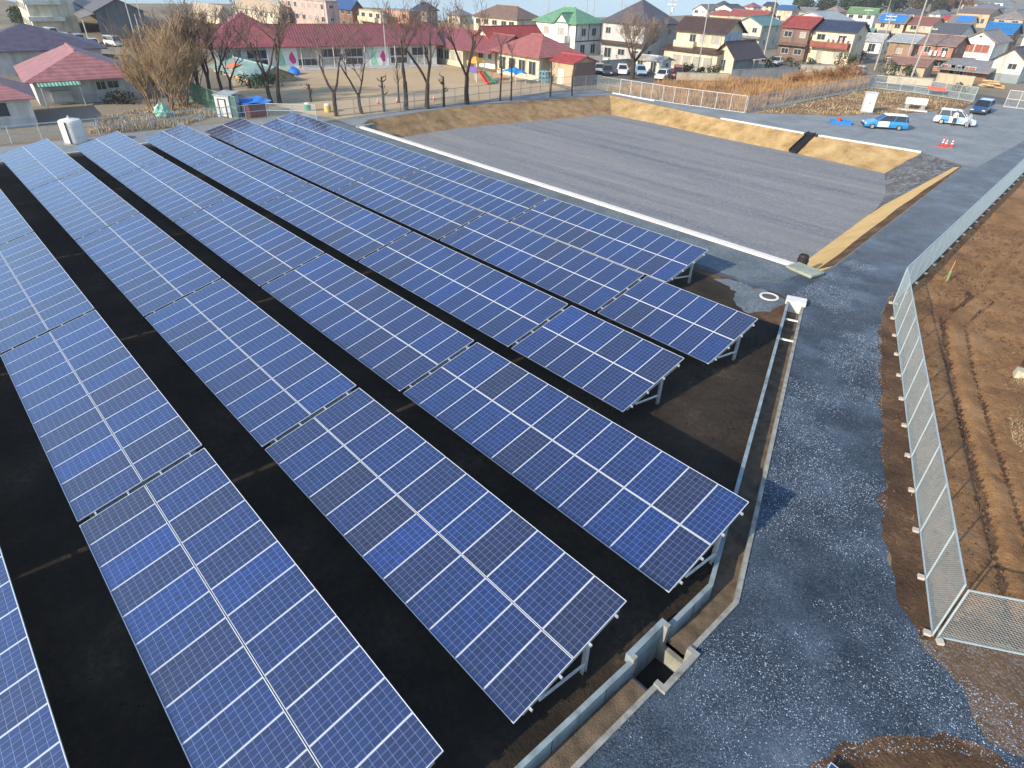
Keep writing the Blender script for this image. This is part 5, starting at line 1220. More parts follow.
grass('dry_grass', 'dry grass strip behind the white posted fence', [(-60, 69), (-46.5, 68.4), (-37.2, 70.3), (-37.2, 76), (-60, 76)], 7000, .2, .9, M_dg, 9, .05)
grass('dry_grass', 'thin weeds along the foot of the near chain link fence', [(5.0, 5.4), (5.4, 5.1), (1.2, 15.6), (-2.7, 25.4), (-3.2, 25.3)], 700, .05, .25, M_dg2, 10, .008)

# ================================================================== VEHICLES
M_tyre = mat('tyre_rubber', (.018, .018, .018), .8, var=.2)
M_rim = mat('wheel_rim', (.45, .46, .47), .35, metal=.6, var=.05)
M_cglass = mat('car_glass', (.02, .024, .03), .06, var=.1, spec=.8)
M_lamp = mat('clear_lamp', (.55, .56, .55), .15, var=.05, spec=.8)
M_tail = mat('red_lamp', (.35, .015, .015), .25, var=.05, spec=.7)
M_trim = mat('black_trim', (.02, .02, .022), .55)
def paint(name, c): return mat('paint_' + name, c, .28, var=.04, scale=.8, spec=.5, coat=.6)
P_WHITE, P_BLUE, P_NAVY, P_RED, P_SILV, P_DARK, P_LBL = paint('white', (.72, .73, .74)), paint('blue', (.02, .22, .55)), paint('navy', (.015, .05, .16)), paint('red', (.28, .02, .05)), paint('silver', (.42, .45, .47)), paint('dark', (.03, .033, .04)), paint('light_blue', (.25, .45, .66))
def car(label, px, py, head, body, kind='wagon', L=4.2, W=1.68, H=1.5, livery=None, group='parked cars', cat='car', roofm=None):
    """head = image point the bonnet looks towards"""
    p = at(px, py); q = at(*head); rz = math.atan2(q.y - p.y, q.x - p.x)
    t = thing('parked_car', label, cat, p, rz, group)
    hl, hw = L / 2, W / 2; zb, bel = .26, H * .58
    if kind == 'van': fr, wb, rf, rr, ht = .86, hl * .93, hl * .62, -hl * .96, -hl * .99
    elif kind == 'hatch': fr, wb, rf, rr, ht = .72, hl * .52, hl * .16, -hl * .80, -hl * .97
    elif kind == 'sedan': fr, wb, rf, rr, ht = .68, hl * .40, hl * .06, -hl * .42, -hl * .66
    else: fr, wb, rf, rr, ht = .72, hl * .46, hl * .10, -hl * .86, -hl * .98
    st = [(hl, .80, zb + .12, .52), (hl * .965, .93, zb, .60 if kind != 'van' else .7), (hl * .80, .985, zb, fr), (wb, 1.0, zb, bel), (0, 1.0, zb, bel), (-hl * .7, 1.0, zb, bel), (-hl * .965, .95, zb, bel * .98), (-hl, .86, zb + .1, bel * .9)]
    if kind == 'sedan': st[5] = (-hl * .66, 1.0, zb, bel); st[6] = (-hl * .96, .95, zb, bel * .95)
    b = MB(); vs = []
    for x, k, z0_, z1_ in st:
        w = hw * k; zm = (z0_ + z1_) * .5
        vs += [(x, -w * .93, z0_), (x, -w, zm), (x, -w * .95, z1_), (x, w * .95, z1_), (x, w, zm), (x, w * .93, z0_)]
    fs = []
    for i in range(len(st) - 1):
        for k in range(6): fs.append((i * 6 + k, i * 6 + (k + 1) % 6, (i + 1) * 6 + (k + 1) % 6, (i + 1) * 6 + k))
    fs += [(5, 4, 3, 2, 1, 0), tuple((len(st) - 1) * 6 + k for k in range(6))]
    b.add(vs, [f[::-1] for f in fs]); b.build('body', body, t)
    g = MB(); wt = hw * .80; wb_ = hw * .945; zt = H - .05
    g.hexa([(ht, -wb_, bel - .01), (wb, -wb_, bel - .01), (wb, wb_, bel - .01), (ht, wb_, bel - .01)], [(rr, -wt, zt), (rf, -wt, zt), (rf, wt, zt), (rr, wt, zt)]); cab = g.build('window_band', M_cglass, t)
    r = MB(); r.hexa([(rr - .04, -wt - .03, zt - .02), (rf + .04, -wt - .03, zt - .02), (rf + .04, wt + .03, zt - .02), (rr - .04, wt + .03, zt - .02)], [(rr + .1, -wt + .08, zt + .05), (rf - .1, -wt + .08, zt + .05), (rf - .1, wt - .08, zt + .05), (rr + .1, wt - .08, zt + .05)]); r.build('roof', roofm or body, t)
    for s in (-1, 1):
        pl = MB()
        for (xb, xt, w_) in ((wb - .03, rf, .09), ((wb + ht) * .52, (rf + rr) * .52, .11), (ht + .35 if kind != 'sedan' else ht, rr + .12 if kind != 'sedan' else rr, .16)):
            pl.bar((xb, s * (wb_ + .006), bel), (xt, s * (wt + .006), zt), w_, .03)
        pl.build('pillar', body, t)
        m_ = MB(); m_.box((wb - .12, s * (hw + .09), bel + .07), (.12, .2, .14)); m_.build('wing_mirror', body, t)
        d = MB(); d.box((hl * .955, s * hw * .72, fr * .84), (.14, .34, .15)); d.build('headlight', M_lamp, t)
        d = MB(); d.box((-hl * .975, s * hw * .80, bel * .88), (.10, .2, .26)); d.build('tail_light', M_tail, t)
        for x in (hl * .62, -hl * .60):
            w = MB(); n = 16
            prof = [(.0, -.1), (.26, -.1), (.31, -.07), (.31, .07), (.26, .1), (.0, .1)]
            Mx = Matrix.Rotation(R(90), 3, 'X')
            for rr_, zz in prof[1:-1]: w.v += [tuple(Mx @ Vector((rr_ * math.cos(6.2832 * k / n), rr_ * math.sin(6.2832 * k / n), zz)) + Vector((x, s * (hw - .09), .31))) for k in range(n)]
            for i in range(3):
                for k in range(n): w.f.append((i * n + k, i * n + (k + 1) % n, (i + 1) * n + (k + 1) % n, (i + 1) * n + k)); w.m.append(0)
            w.f += [tuple(range(n))[::-1], tuple(3 * n + k for k in range(n))]; w.m += [0, 0]
            wo = w.build('wheel', M_tyre, t)
            rm_ = MB(); rm_.v = [tuple(Mx @ Vector((.19 * math.cos(6.2832 * k / n), .19 * math.sin(6.2832 * k / n), 0)) + Vector((x, s * (hw + .015), .31))) for k in range(n)]; rm_.f = [tuple(range(n)) if s < 0 else tuple(range(n))[::-1]]; rm_.m = [0]
            rm_.build('rim', M_rim, wo)
    bp = MB(); bp.box((hl * .985, 0, .42), (.12, W * .82, .22)); bp.build('bumper', M_trim if body is not P_WHITE else body, t)
    bp = MB(); bp.box((-hl * .985, 0, .44), (.12, W * .86, .24)); bp.build('bumper', body, t)
    for (x0, x1, m_, nm) in (livery or ()):
        for s in (-1, 1):
            l_ = MB(); z0_, z1_ = zb + .06, bel - .02; zm = (zb + bel) / 2
            for (za, ya, zc, yc) in ((z0_, .935, zm, 1.0), (zm, 1.0, z1_, .952)):
                ya, yc = s * (hw * ya + .008), s * (hw * yc + .008)
                q_ = [(x0, ya, za), (x1, ya, za), (x1, yc, zc), (x0, yc, zc)]; l_.add(q_ if s < 0 else q_[::-1], [(0, 1, 2, 3)])
            l_.build(nm, m_, t)
    return t
c1 = car('blue and white wagon parked alone on grey gravel by the bank', 883, 128.5, (853, 126.5), P_BLUE, 'wagon', 4.7, 1.75, 1.6, [(-.25, .95, P_WHITE, 'white_door_panel')], roofm=P_WHITE)
c2 = car('white hatchback with light blue doors beside two standing people', 953, 124.5, (983, 128), P_WHITE, 'hatch', 4.4, 1.7, 1.68, [(-.2, .9, P_LBL, 'blue_door_panel'), (-1.5, -.6, P_BLUE, 'blue_flank_panel')])
c3 = car('dark blue wagon parked behind the white hatchback', 980, 113, (968, 119), P_NAVY, 'wagon', 4.9, 1.78, 1.62)
for (px, py, hd, pm, kd, lb) in ((43, 41, (53, 43), P_WHITE, 'wagon', 'white wagon parked leftmost before the warehouse'), (53, 37, (63, 39), P_WHITE, 'van', 'white van parked behind the others before the warehouse'), (66, 43, (74, 47), P_WHITE, 'van', 'white minivan second in front of the warehouse'), (81, 44, (89, 48), P_SILV, 'van', 'silver van parked at the warehouse opening'), (95, 47, (103, 51), P_WHITE, 'hatch', 'white hatchback with dark windows near the warehouse corner'), (114, 46, (124, 47.5), P_WHITE, 'van', 'white van parked beside the dark warehouse wall'),
        (599, 73, (601, 79), P_SILV, 'hatch', 'silver car parked leftmost beside the brick shed'), (607, 75, (608, 81), P_DARK, 'wagon', 'dark car parked between the silver and white cars'), (622, 74, (623, 80), P_WHITE, 'wagon', 'white car parked left of the big bare tree'), (640, 75, (645, 80), P_LBL, 'wagon', 'pale blue car parked right of the big bare tree'),
        (662, 79, (655, 82), P_WHITE, 'wagon', 'white car parked beside the dark red van'), (677, 78, (676, 84), P_RED, 'van', 'dark red van parked before the beige house'), (776, 65, (768, 67), P_SILV, 'sedan', 'silver sedan parked under the brown pent roof'), (858, 75, (847, 77), P_SILV, 'sedan', 'silver sedan parked by the dry grass at the alley')):
    car(lb, px, py, hd, pm, kd, 4.4 if kd != 'hatch' else 3.7, 1.65, 1.85 if kd == 'van' else 1.5)

# ================================================================== PEOPLE
def person(label, px, py, face, shirt, trousers, hair, pose=0):
    p = at(px, py); q = at(*face); rz = math.atan2(q.y - p.y, q.x - p.x) - math.pi / 2
    t = thing('person', label, 'person', p, rz)
    J = {'pel': (0, 0, .95, .13), 'waist': (0, 0, 1.08, .125), 'chest': (0, .01, 1.30, .145), 'neck0': (0, 0, 1.46, .07), 'neck': (0, .01, 1.53, .052), 'head': (0, .03, 1.62, .085), 'crown': (0, .02, 1.71, .075)}
    E = [('pel', 'waist'), ('waist', 'chest'), ('chest', 'neck0'), ('neck0', 'neck'), ('neck', 'head'), ('head', 'crown')]
    for s, n in ((-1, 'l'), (1, 'r')):
        J.update({n + 'hip': (s * .10, 0, .88, .095), n + 'kn': (s * .11, .03, .48, .062), n + 'an': (s * .11, -.01, .09, .045), n + 'toe': (s * .125, .14, .04, .04),
                  n + 'sh': (s * .19, 0, 1.41, .065), n + 'el': (s * .25, -.03 if not (pose and s > 0) else .02, 1.13, .045), n + 'wr': (s * .26, .07, .90, .032) if not (pose and s > 0) else (s * .14, .26, 1.12, .032), n + 'hd': (s * .26, .10, .81, .036) if not (pose and s > 0) else (s * .07, .32, 1.15, .036)})
        E += [('pel', n + 'hip'), (n + 'hip', n + 'kn'), (n + 'kn', n + 'an'), (n + 'an', n + 'toe'), ('neck0', n + 'sh'), (n + 'sh', n + 'el'), (n + 'el', n + 'wr'), (n + 'wr', n + 'hd')]
    k = list(J); me = bpy.data.meshes.new('body'); me.from_pydata([J[i][:3] for i in k], [(k.index(a), k.index(b)) for a, b in E], [])
    o = bpy.data.objects.new('body', me); COL.objects.link(o)
    sk = o.modifiers.new('skin', 'SKIN'); lay = me.skin_vertices[0].data
    for i, n in enumerate(k): lay[i].radius = (J[n][3], J[n][3] * (.8 if n in ('pel', 'waist', 'chest') else 1)); lay[i].use_root = n == 'pel'
    o.modifiers.new('sub', 'SUBSURF').levels = 2
    bpy.context.view_layer.update()
    m2 = bpy.data.meshes.new_from_object(o.evaluated_get(bpy.context.evaluated_depsgraph_get()))
    o.modifiers.clear(); o.data = m2; o.name = 'body'; o.parent = t
    skin = mat('skin', (.42, .26, .19), .6, var=.05); shoe = mat('dark_shoe', (.03, .028, .026), .6)
    m2.materials.clear()
    for m_ in (skin, shirt, trousers, shoe): m2.materials.append(m_)
    for f in m2.polygons:
        c = f.center; f.use_smooth = True
        f.material_index = 3 if c.z < .10 else 2 if c.z < .93 and abs(c.x) < .22 else 0 if c.z > 1.50 or (abs(c.x) > .2 and c.z < .92) or (pose and c.y > .24) else 1
    b = MB(); b.lathe([(.088, 0), (.098, .05), (.085, .11), (.045, .145), (.01, .15)], (0, .005, 1.635), 12); b.build('hair', hair, t)
    b = MB()
    for s in (-1, 1): b.box((s * .033, .118, 1.64), (.018, .012, .012))
    b.build('eyes', mat('dark_eye', (.02, .015, .012), .4), t)
    b = MB(); b.hexa([(-.014, .112, 1.60), (.014, .112, 1.60), (.01, .14, 1.605), (-.01, .14, 1.605)], [(-.007, .11, 1.645), (.007, .11, 1.645), (.004, .118, 1.645), (-.004, .118, 1.645)]); b.build('nose', skin, t)
    return t
hair_ = mat('dark_hair', (.018, .014, .012), .6)
person('person in white jacket and dark trousers before the white hatchback', 952, 126, (956, 131), mat('white_jacket', (.66, .67, .68), .8), mat('dark_trousers', (.025, .026, .035), .8), hair_, 1)
person('person in grey blue work clothes at the front of the white hatchback', 966, 128, (960, 128), mat('grey_blue_jacket', (.30, .35, .44), .8), mat('grey_blue_trousers', (.24, .28, .36), .8), hair_, 0)

# ================================================================== POLES, LINES AND SMALL THINGS
def upole(label, base, ty, arms=(), lean=(0, 0), r=.16, gear=None, name='utility_pole', m=None, hmax=15):
    B_ = at(*base); h = min(hmax, height_at(B_, ty)); t = thing(name, label, 'pole', B_, 0, 'utility poles' if name == 'utility_pole' else None)
    top = Vector((lean[0], lean[1], 1)) * h
    b = MB(); b.tube([(0, 0, -.2), top * .5, top], [r, r * .85, r * .65], 10); b.build('shaft', m or M_pole, t)
    for f in arms:
        p = top * f; b = MB(); b.box(p + Vector((0, 0, 0)), (1.9, .09, .09), rz=R(15)); a = b.build('cross_arm', M_galv, t)
        i_ = MB()
        for k in (-.8, -.3, .3, .8): i_.lathe([(.05, 0), (.06, .06), (.035, .12), (.055, .18), (.02, .2)], p + Vector((k * math.cos(R(15)), k * math.sin(R(15)), .04)), 7)
        i_.build('insulators', M_ac, a)
    if gear:
        p = top * gear; b = MB(); b.lathe([(.02, -.42), (.24, -.40), (.26, .3), (.2, .4), (.05, .42)], p + Vector((.36, -.1, 0)), 12); b.build('transformer', M_ac, t)
    t['top'] = tuple(B_ + top); return t
pa_ = upole('concrete pole between the pale teal gable and the red roof', (763, 60), -12, (.95,))
pb_ = upole('thin pale steel pole before the beige house', (697, 74), -8, (), r=.10, m=M_rim, name='utility_pole')
pc_ = upole('concrete pole with grey transformer behind the big bare tree', (665, 54), -4, (.94, .86), gear=.78)
pd_ = upole('tall utility pole with crossarms by the garden hedge', (902, 74), -14, (.97, .90), gear=None)
pe_ = upole('leaning utility pole just right of the tall crossarm pole', (909.5, 81), 26, (.95,), lean=(.06, .05))
pf_ = upole('utility pole at the mouth of the alley', (874.5, 70), 14, (.96, .90))
pg_ = upole('thin utility pole along the far side of the alley', (856.5, 53), 8, (.95,), r=.12)
ph_ = upole('pale utility pole at the right of the distant green roof', (883, 26), -8, (.93,), r=.13)
pi_ = upole('utility pole among the roofs near the upper right corner', (951, 30), -6, (.95,), r=.13)
pj_ = upole('tall pale steel pole standing on the playground before the second mural', (387, 68), 12, (), r=.10, m=M_rim, name='lamp_post')
pk_ = upole('pale steel pole left behind the school roof', (328, 42), -8, (), r=.13, m=M_rim, name='lamp_post')
for x_, lb in ((128, 'left'), (134, 'middle'), (139, 'right')):
    upole('thin pale mast beside the warehouse, the %s one of three' % lb, (x_ + 11, 52), -6 if lb != 'middle' else 14, (), r=.11, lean=(-.02, 0), m=M_rim, name='mast')
for x_, lb in ((548, 'leftmost'), (586, 'second'), (593, 'third'), (620, 'rightmost')):
    upole('distant thin pole by the pale water, %s of four' % lb, (x_, 22), -6, (), r=.16, name='distant_pole')
M_cable = mat('black_cable', (.03, .03, .03), .6)
def wire(label, a, c, off=0.0, sag=.6):
    a = Vector(a['top']) + Vector((off, 0, -.3)); c = Vector(c['top']) + Vector((off, 0, -.3)); pts = []
    for i in range(13):
        f = i / 12; p = a.lerp(c, f); p.z -= sag * 4 * f * (1 - f); pts.append(p - a)
    b = MB(); b.tube(pts, .018, 4); tag(b.build('power_line', M_cable, None, a), label, 'cable')
wire('power line from the tall crossarm pole to the alley pole', pd_, pf_); wire('power line between the alley poles', pf_, pg_); wire('power line from the teal gable pole to the transformer pole', pc_, pa_)
wire('power line from the tall crossarm pole toward the upper right pole', pd_, pi_)
# traffic cones on the gravel
def cone(label, p, h=.8, red=(.55, .05, .03)):
    t = thing('traffic_cone', label, 'traffic cone', p, random.uniform(0, 1), 'traffic cones')
    rm = mat('cone_paint_%d' % (red[0] * 100), red, .5, var=.08)
    b = MB(); b.box((0, 0, .025), (.42, .42, .05)); b.build('base', rm if h < .75 else M_trim, t)
    b = MB(); b.lathe([(.17, .05), (.13, h * .32)], n=14); b.lathe([(.105, h * .5), (.08, h * .68)], n=14); b.lathe([(.055, h * .84), (.03, h)], n=14)
    b = MB(); b.lathe([(.17, .05), (.035, h)], n=14); b.build('cone_body', rm, t)
    for f in (.38, .70):
        b = MB(); r1 = .17 - .135 * f; r2 = .17 - .135 * (f + .16); b.lathe([(r1 + .004, .05 + (h - .05) * f), (r2 + .004, .05 + (h - .05) * (f + .16))], n=14); b.build('white_band', M_conc_w, t)
cp_ = at(945, 147)
cone('red cone with white bands, the front one standing on open gravel', cp_); cone('red cone with white bands, behind the front one', cp_ + Vector((.45, .35, 0))); cone('red cone with white bands, left of its neighbours', cp_ + Vector((-.4, .3, 0)))
bs = MB(); bs.box((0, 0, .05), (1.9, .14, .07), rz=.5); bs.box((0.05, 0.1, .05), (.14, 1.2, .07), rz=.5)
tag(bs.build('cone_bar', mat('red_bar', (.5, .06, .05), .6), None, cp_ + Vector((-.15, -.2, 0))), 'red bar lying on gravel at the foot of the cones', 'bar')
for (px, py, lb) in ((378, 104, 'small red cone on sand left of the pruned stub'), (397, 103, 'small red cone on sand before the stout forked tree'), (434, 100.5, 'small red cone on sand near the knobbly stub tree')): cone(lb, at(px, py), .7, (.5, .09, .05))
# blue crate with red can, cabinet, white bench slab
bc = thing('crate', 'blue plastic crate with red things lying by the gravel path', 'crate', at(840, 124), R(30))
for s, sz, c in ((0, (2.3, .07, .4), (0, -.5, .2)), (0, (2.3, .07, .4), (0, .5, .2)), (0, (.07, .93, .4), (-1.115, 0, .2)), (0, (.07, .93, .4), (1.115, 0, .2)), (0, (2.16, .93, .06), (0, 0, .04))):
    b = MB(); b.box(c, sz); b.build('crate_side', mat('crate_blue', (.02, .18, .52), .5, var=.1), bc)
b = MB(); b.lathe([(.2, 0), (.22, .1), (.2, .5), (.1, .56), (.04, .6)], n=14); tag(b.build('fuel_can', mat('can_red', (.5, .05, .03), .45), None, at(838, 123.6) + Vector((0, .1, .07)), smooth=False), 'red can standing inside the blue crate', 'can')
cab = thing('electrical_cabinet', 'tall pale steel cabinet standing on the dirt lot', 'cabinet', at(866, 112.5), R(38))
b = MB(); b.box((0, 0, 1.22), (1.25, .85, 2.3)); b.build('housing', mat('cabinet_paint', (.52, .55, .58), .5, var=.06, dirt=.2), cab)
b = MB(); b.box((0, 0, 2.42), (1.4, 1.0, .09)); b.build('cabinet_roof', mat('cabinet_paint', (.5, .5, .5)), cab)
b = MB(); b.box((0, 0, .04), (1.45, 1.05, .14)); b.build('plinth', M_conc, cab)
for s in (-1, 1):
    b = MB(); b.box((s * .31, -.435, 1.22), (.59, .02, 2.1)); d_ = b.build('door', mat('cabinet_door', (.58, .61, .64), .5, var=.05), cab)
    b = MB(); b.box((s * .07, -.46, 1.2), (.03, .04, .2)); b.build('handle', M_trim, d_)
bn = thing('stone_bench', 'white block on grey supports with a pale slab on the ground before it', 'bench', at(914, 109), R(20))
b = MB(); b.box((0, 0, 1.0), (2.6, .8, .75)); b.build('top_block', M_conc_w, bn)
for s in (-1, 1):
    b = MB(); b.box((s * .95, 0, .31), (.5, .7, .62)); b.build('support', M_conc, bn)
b = MB(); b.box((-.3, -1.5, .05), (3.6, 1.0, .08)); b.build('ground_slab', M_conc_w, bn)
# white water tank
tk = thing('water_tank', 'upright white cylindrical tank with domed top behind the solar rows', 'tank', at(77, 143))
b = MB(); b.lathe([(.90, .12), (.93, .2), (.93, 1.9), (.85, 2.03), (.5, 2.12), (.12, 2.16)], n=32); b.build('tank_body', mat('tank_white', (.66, .66, .62), .5, var=.05, dirt=.2), tk, smooth=False)
b = MB(); b.lathe([(.16, 2.14), (.16, 2.24), (.07, 2.26), (.07, 2.38)], n=12); b.build('vent', M_galv, tk)
b = MB(); b.lathe([(1.05, 0), (1.05, .12)], n=24); b.build('plinth', M_conc, tk)
b = MB()
for z_ in (.6, 1.5): b.lathe([(.932, z_), (.94, z_ + .01), (.94, z_ + .06), (.932, z_ + .07)], n=32)
b.build('hoop', M_galv, tk)
b = MB(); b.tube([(.78, -.58, .12), (.78, -.58, 2.0)], .045, 6); b.build('fill_pipe', M_trim, tk)
pu = thing('pump', 'rusty red pump box at the left foot of the white tank', 'pump', at(69, 143.5))
b = MB(); b.box((0, 0, .35), (.6, .5, .7)); b.build('housing', mat('rust_red', (.24, .06, .04), .7, var=.3), pu)
b = MB(); b.tube([(0, 0, .7), (0, 0, 1.0), (.6, 0, 1.05)], .06, 8); b.build('outlet_pipe', M_galv, pu)
# sheds and toys around the playground
h1 = house('shed', 'small red brown shed under a blue sheet by the row ends', 251, 118, 239, 262, 106, (.22, .07, .05), 0, d=2.2, cat='shed')
h1.block(0, h1.w, 0, 2.2, -.2, h1.h).finish(); h1.win('s', h1.w * .5, .75, .7, 1.2, n=1, name='door', glass=wallm(CREAM))
b = MB(); n_ = 8
vs = [(-h1.w - .3 + (h1.w + .6) * i / n_, -.4 + 3.0 * j / n_, h1.h + .12 + .22 * math.sin(i * 1.1) * math.sin(j * .8) + .25 * (j / n_)) for j in range(n_ + 1) for i in range(n_ + 1)]
b.add(vs, [(j * 9 + i, j * 9 + i + 1, (j + 1) * 9 + i + 1, (j + 1) * 9 + i) for j in range(n_) for i in range(n_)]); b.build('blue_sheet', mat('blue_tarp', (.03, .2, .5), .45), h1.t)
lk = house('locker', 'pale grey steel locker shed leaning near the green net', 232, 118, 218, 236, 97, (.42, .46, .50), R(28), d=1.6, cat='shed')
lk.block(0, lk.w, 0, 1.6, -.2, lk.h).finish(); lk.shed((.45, .5, .55), -.1, lk.w + .1, -.1, 1.8, lk.h + .02, lk.h + .25, 's', part='roof'); lk.door('s', lk.w * .5, .9, 1.8, m=mat('pale_door', (.5, .53, .56), .5))
hs_ = simple('low hut with teal sheet roof and orange sheet behind the bare trees', 256, 84, 214, 262, 78, TAN, (.26, .42, .42), 'gx', 1.1, 1, name='hut', cat='hut', d=6)
b = MB(); b.box((-hs_.w * .62, .9, hs_.h + .62), (3.0, 1.6, .05), M=Matrix.Rotation(math.atan2(1.1, 3), 3, 'X')); b.build('orange_sheet', mat('orange_sheet', (.5, .19, .10), .6, var=.2), hs_.t)
nb_ = thing('net_bundle', 'bundled green and white net lying by the fence', 'net', at(164, 118))
b = MB(); rd_ = random.Random(4); b.lathe([(.3, 0), (.75, .25), (.85, .7), (.6, 1.2), (.25, 1.5), (.05, 1.55)], n=14); b.v = [(x * rd_.uniform(.8, 1.15), y * rd_.uniform(.8, 1.15), z * rd_.uniform(.9, 1.05)) for x, y, z in b.v]; b.build('net', mat('mint_net', (.25, .48, .38), .8, var=.5, scale=5), nb_)
b = MB(); b.tube([(.8, 0, .4), (.3, .8, .6), (-.7, .4, .8), (-.6, -.6, 1.0), (.4, -.6, 1.2)], .05, 5); b.build('rope', M_conc_w, nb_)
ps = thing('play_structure', 'colourful climbing tower with red slides and orange purple roof', 'playground toy', at(481, 82), R(10))
red_, grn_, pur_, ora_ = mat('toy_red', (.5, .06, .05), .5), mat('toy_green', (.05, .25, .14), .5), mat('toy_purple', (.16, .09, .35), .5), mat('toy_orange', (.6, .3, .05), .5)
for sx in (-1, 1):
    for sy in (-1, 1):
        b = MB(); b.tube([(sx * .9 - 1, sy * .9, 0), (sx * .9 - 1, sy * .9, 2.9)], .07, 8); b.build('post', mat('toy_white', (.6, .6, .6), .5), ps)
b = MB(); b.box((-1, 0, 1.3), (2.0, 2.0, .1)); b.build('platform', grn_, ps)
b = MB(); b.hexa([(-2.1, -1.1, 2.6), (.1, -1.1, 2.6), (.1, 1.1, 2.6), (-2.1, 1.1, 2.6)], [(-1.2, -.2, 3.4), (-.8, -.2, 3.4), (-.8, .2, 3.4), (-1.2, .2, 3.4)]); b.build('roof', ora_, ps)
b = MB(); b.box((-1, -.95, 1.75), (1.9, .06, .75)); b.build('front_board', pur_, ps)
for k, m_ in ((0, red_), (1.3, grn_)):
    b = MB(); pts = [(0, -.4 + k * .6, 1.4), (.6, -.5 + k * .6, 1.1), (2.2, -1.2 + k, .2), (2.7, -1.4 + k, .15)]
    for a, c in zip(pts[:-1], pts[1:]):
        b.bar(a, c, .6, .06)
        for s in (-.32, .32): b.bar((a[0], a[1] + s, a[2] + .1), (c[0], c[1] + s, c[2] + .1), .06, .22)
    b.build('slide', m_, ps)
b = MB(); b.tube([(.6, 1.6, 0), (1.2, 1.6, 1.8), (2.6, 1.6, 1.8), (3.2, 1.6, 0)], .06, 8); b.build('climbing_arch', red_, ps)
cn = thing('canopy', 'bright blue canopy sheet over poles beside the slim bare trees', 'canopy', at(513, 83))
b = MB(); n_ = 8
vs = [(-1.9 + 3.8 * i / n_, -1.3 + 2.6 * j / n_, 1.75 + .35 * math.sin(3.14 * i / n_) * math.sin(3.14 * j / n_) + .12 * math.sin(i * 2.1 + j) - .5 * abs(i / n_ - .5)) for j in range(n_ + 1) for i in range(n_ + 1)]
b.add(vs, [(j * 9 + i, j * 9 + i + 1, (j + 1) * 9 + i + 1, (j + 1) * 9 + i) for j in range(n_) for i in range(n_)]); b.build('sheet', mat('canopy_blue', (.02, .26, .62), .5, var=.15, scale=1.5), cn)
for sx in (-1.7, 1.7):
    for sy in (-1.1, 1.1):
        b = MB(); b.tube([(sx, sy, 0), (sx, sy, 1.5)], .04, 6); b.build('pole', MATS['toy_white'], cn)
jg = thing('jungle_gym', 'light blue jungle gym before the classroom wing corner', 'playground toy', at(543, 83.5))
jb = mat('toy_light_blue', (.18, .42, .55), .5)
for i in range(4):
    b = MB()
    for j in range(3): b.tube([(-1 + i * .66, -.6 + j * .6, 0), (-1 + i * .66, -.6 + j * .6, 1.7)], .035, 6)
    for z_ in (.55, 1.1, 1.7): b.tube([(-1 + i * .66, -.6, z_), (-1 + i * .66, .6, z_)], .03, 6)
    if i < 3:
        for z_ in (.55, 1.1, 1.7):
            for j in range(3): b.tube([(-1 + i * .66, -.6 + j * .6, z_), (-1 + (i + 1) * .66, -.6 + j * .6, z_)], .03, 6)
    b.build('climbing_frame', jb, jg)
for (px, py, m_, lb, nm) in ((308, 111, grn_, 'green play drum with white lid by the row ends', 'play_drum'), (328, 112, mat('toy_yellow', (.55, .42, .16), .6), 'pale yellow play drum near the forked tree', 'play_drum')):
    t = thing(nm, lb, 'playground toy', at(px, py)); b = MB(); b.lathe([(.36, 0), (.40, .15), (.40, .65), (.36, .8)], n=16); b.build('drum', m_, t); b = MB(); b.lathe([(.36, .8), (.28, .9), (.08, .94)], n=16); b.build('lid', M_conc_w, t)
bs_ = thing('folding_sheet', 'blue sheet heap beside the left mural', 'sheet', at(294, 74)); b = MB(); rd_ = random.Random(9); b.lathe([(1.5, 0), (1.2, .5), (.6, .9), (.1, 1.1)], n=12); b.v = [(x * rd_.uniform(.7, 1.2), y * rd_.uniform(.6, .9), z * rd_.uniform(.8, 1.1)) for x, y, z in b.v]; b.build('sheet', mat('blue_tarp', (.03, .2, .5), .45), bs_)
# firewood / lumber pile by the workshop
lp = thing('lumber_pile', 'pile of sawn tan lumber beside the workshop', 'lumber', at(992, 88))
for i in range(14):
    b = MB(); rd_ = random.Random(i); b.box((rd_.uniform(-1.6, 1.4), rd_.uniform(-.5, .8), .15 + (i // 4) * .28), (rd_.uniform(1.2, 2.4), .22, .2), rz=rd_.uniform(-.5, .5)); b.build('plank', mat('lumber_%d' % (i % 3), ((.45, .30, .15), (.5, .38, .22), (.33, .17, .07))[i % 3], .8), lp)
# orange sign wall by the pole, warning board on the fence
rs = thing('fence_banner', 'red netting panel hung on the mesh fence of the lot', 'banner', at(934, 97) + Vector((0, .0, 0))); b = MB(); b.box((0, -.12, 1.15), (2.6, .03, .45)); b.build('netting', mat('banner_red', (.5, .10, .07), .7, var=.4, scale=6), rs)
# field marker and stone
st_ = thing('marker_stake', 'thin wooden stake with green ribbon standing in the brown field', 'stake', at(945, 283))
b = MB(); b.bar((0, 0, 0), (.03, .04, 1.35), .035, .035); b.build('stake', mat('raw_wood', (.38, .25, .13), .8), st_)
b = MB(); b.box((.02, .02, .66), (.11, .07, .16)); b.bar((.02, .02, .6), (-.13, -.1, .3), .05, .02); b.bar((.04, .02, .6), (.09, -.12, .2), .045, .02); b.build('ribbon', mat('green_ribbon', (.14, .27, .11), .7), st_)
bl_ = thing('concrete_block', 'pale weathered concrete block at the right edge of the field', 'block', at(1021, 379), R(20)); b = MB(); b.hexa([(-.35, -.25, 0), (.35, -.25, 0), (.35, .25, 0), (-.35, .25, 0)], [(-.3, -.2, .42), (.3, -.22, .38), (.28, .2, .4), (-.28, .2, .45)]); b.build('block_body', mat('block_stone', (.42, .40, .30), .9, var=.2, scale=6, bump=.3), bl_)

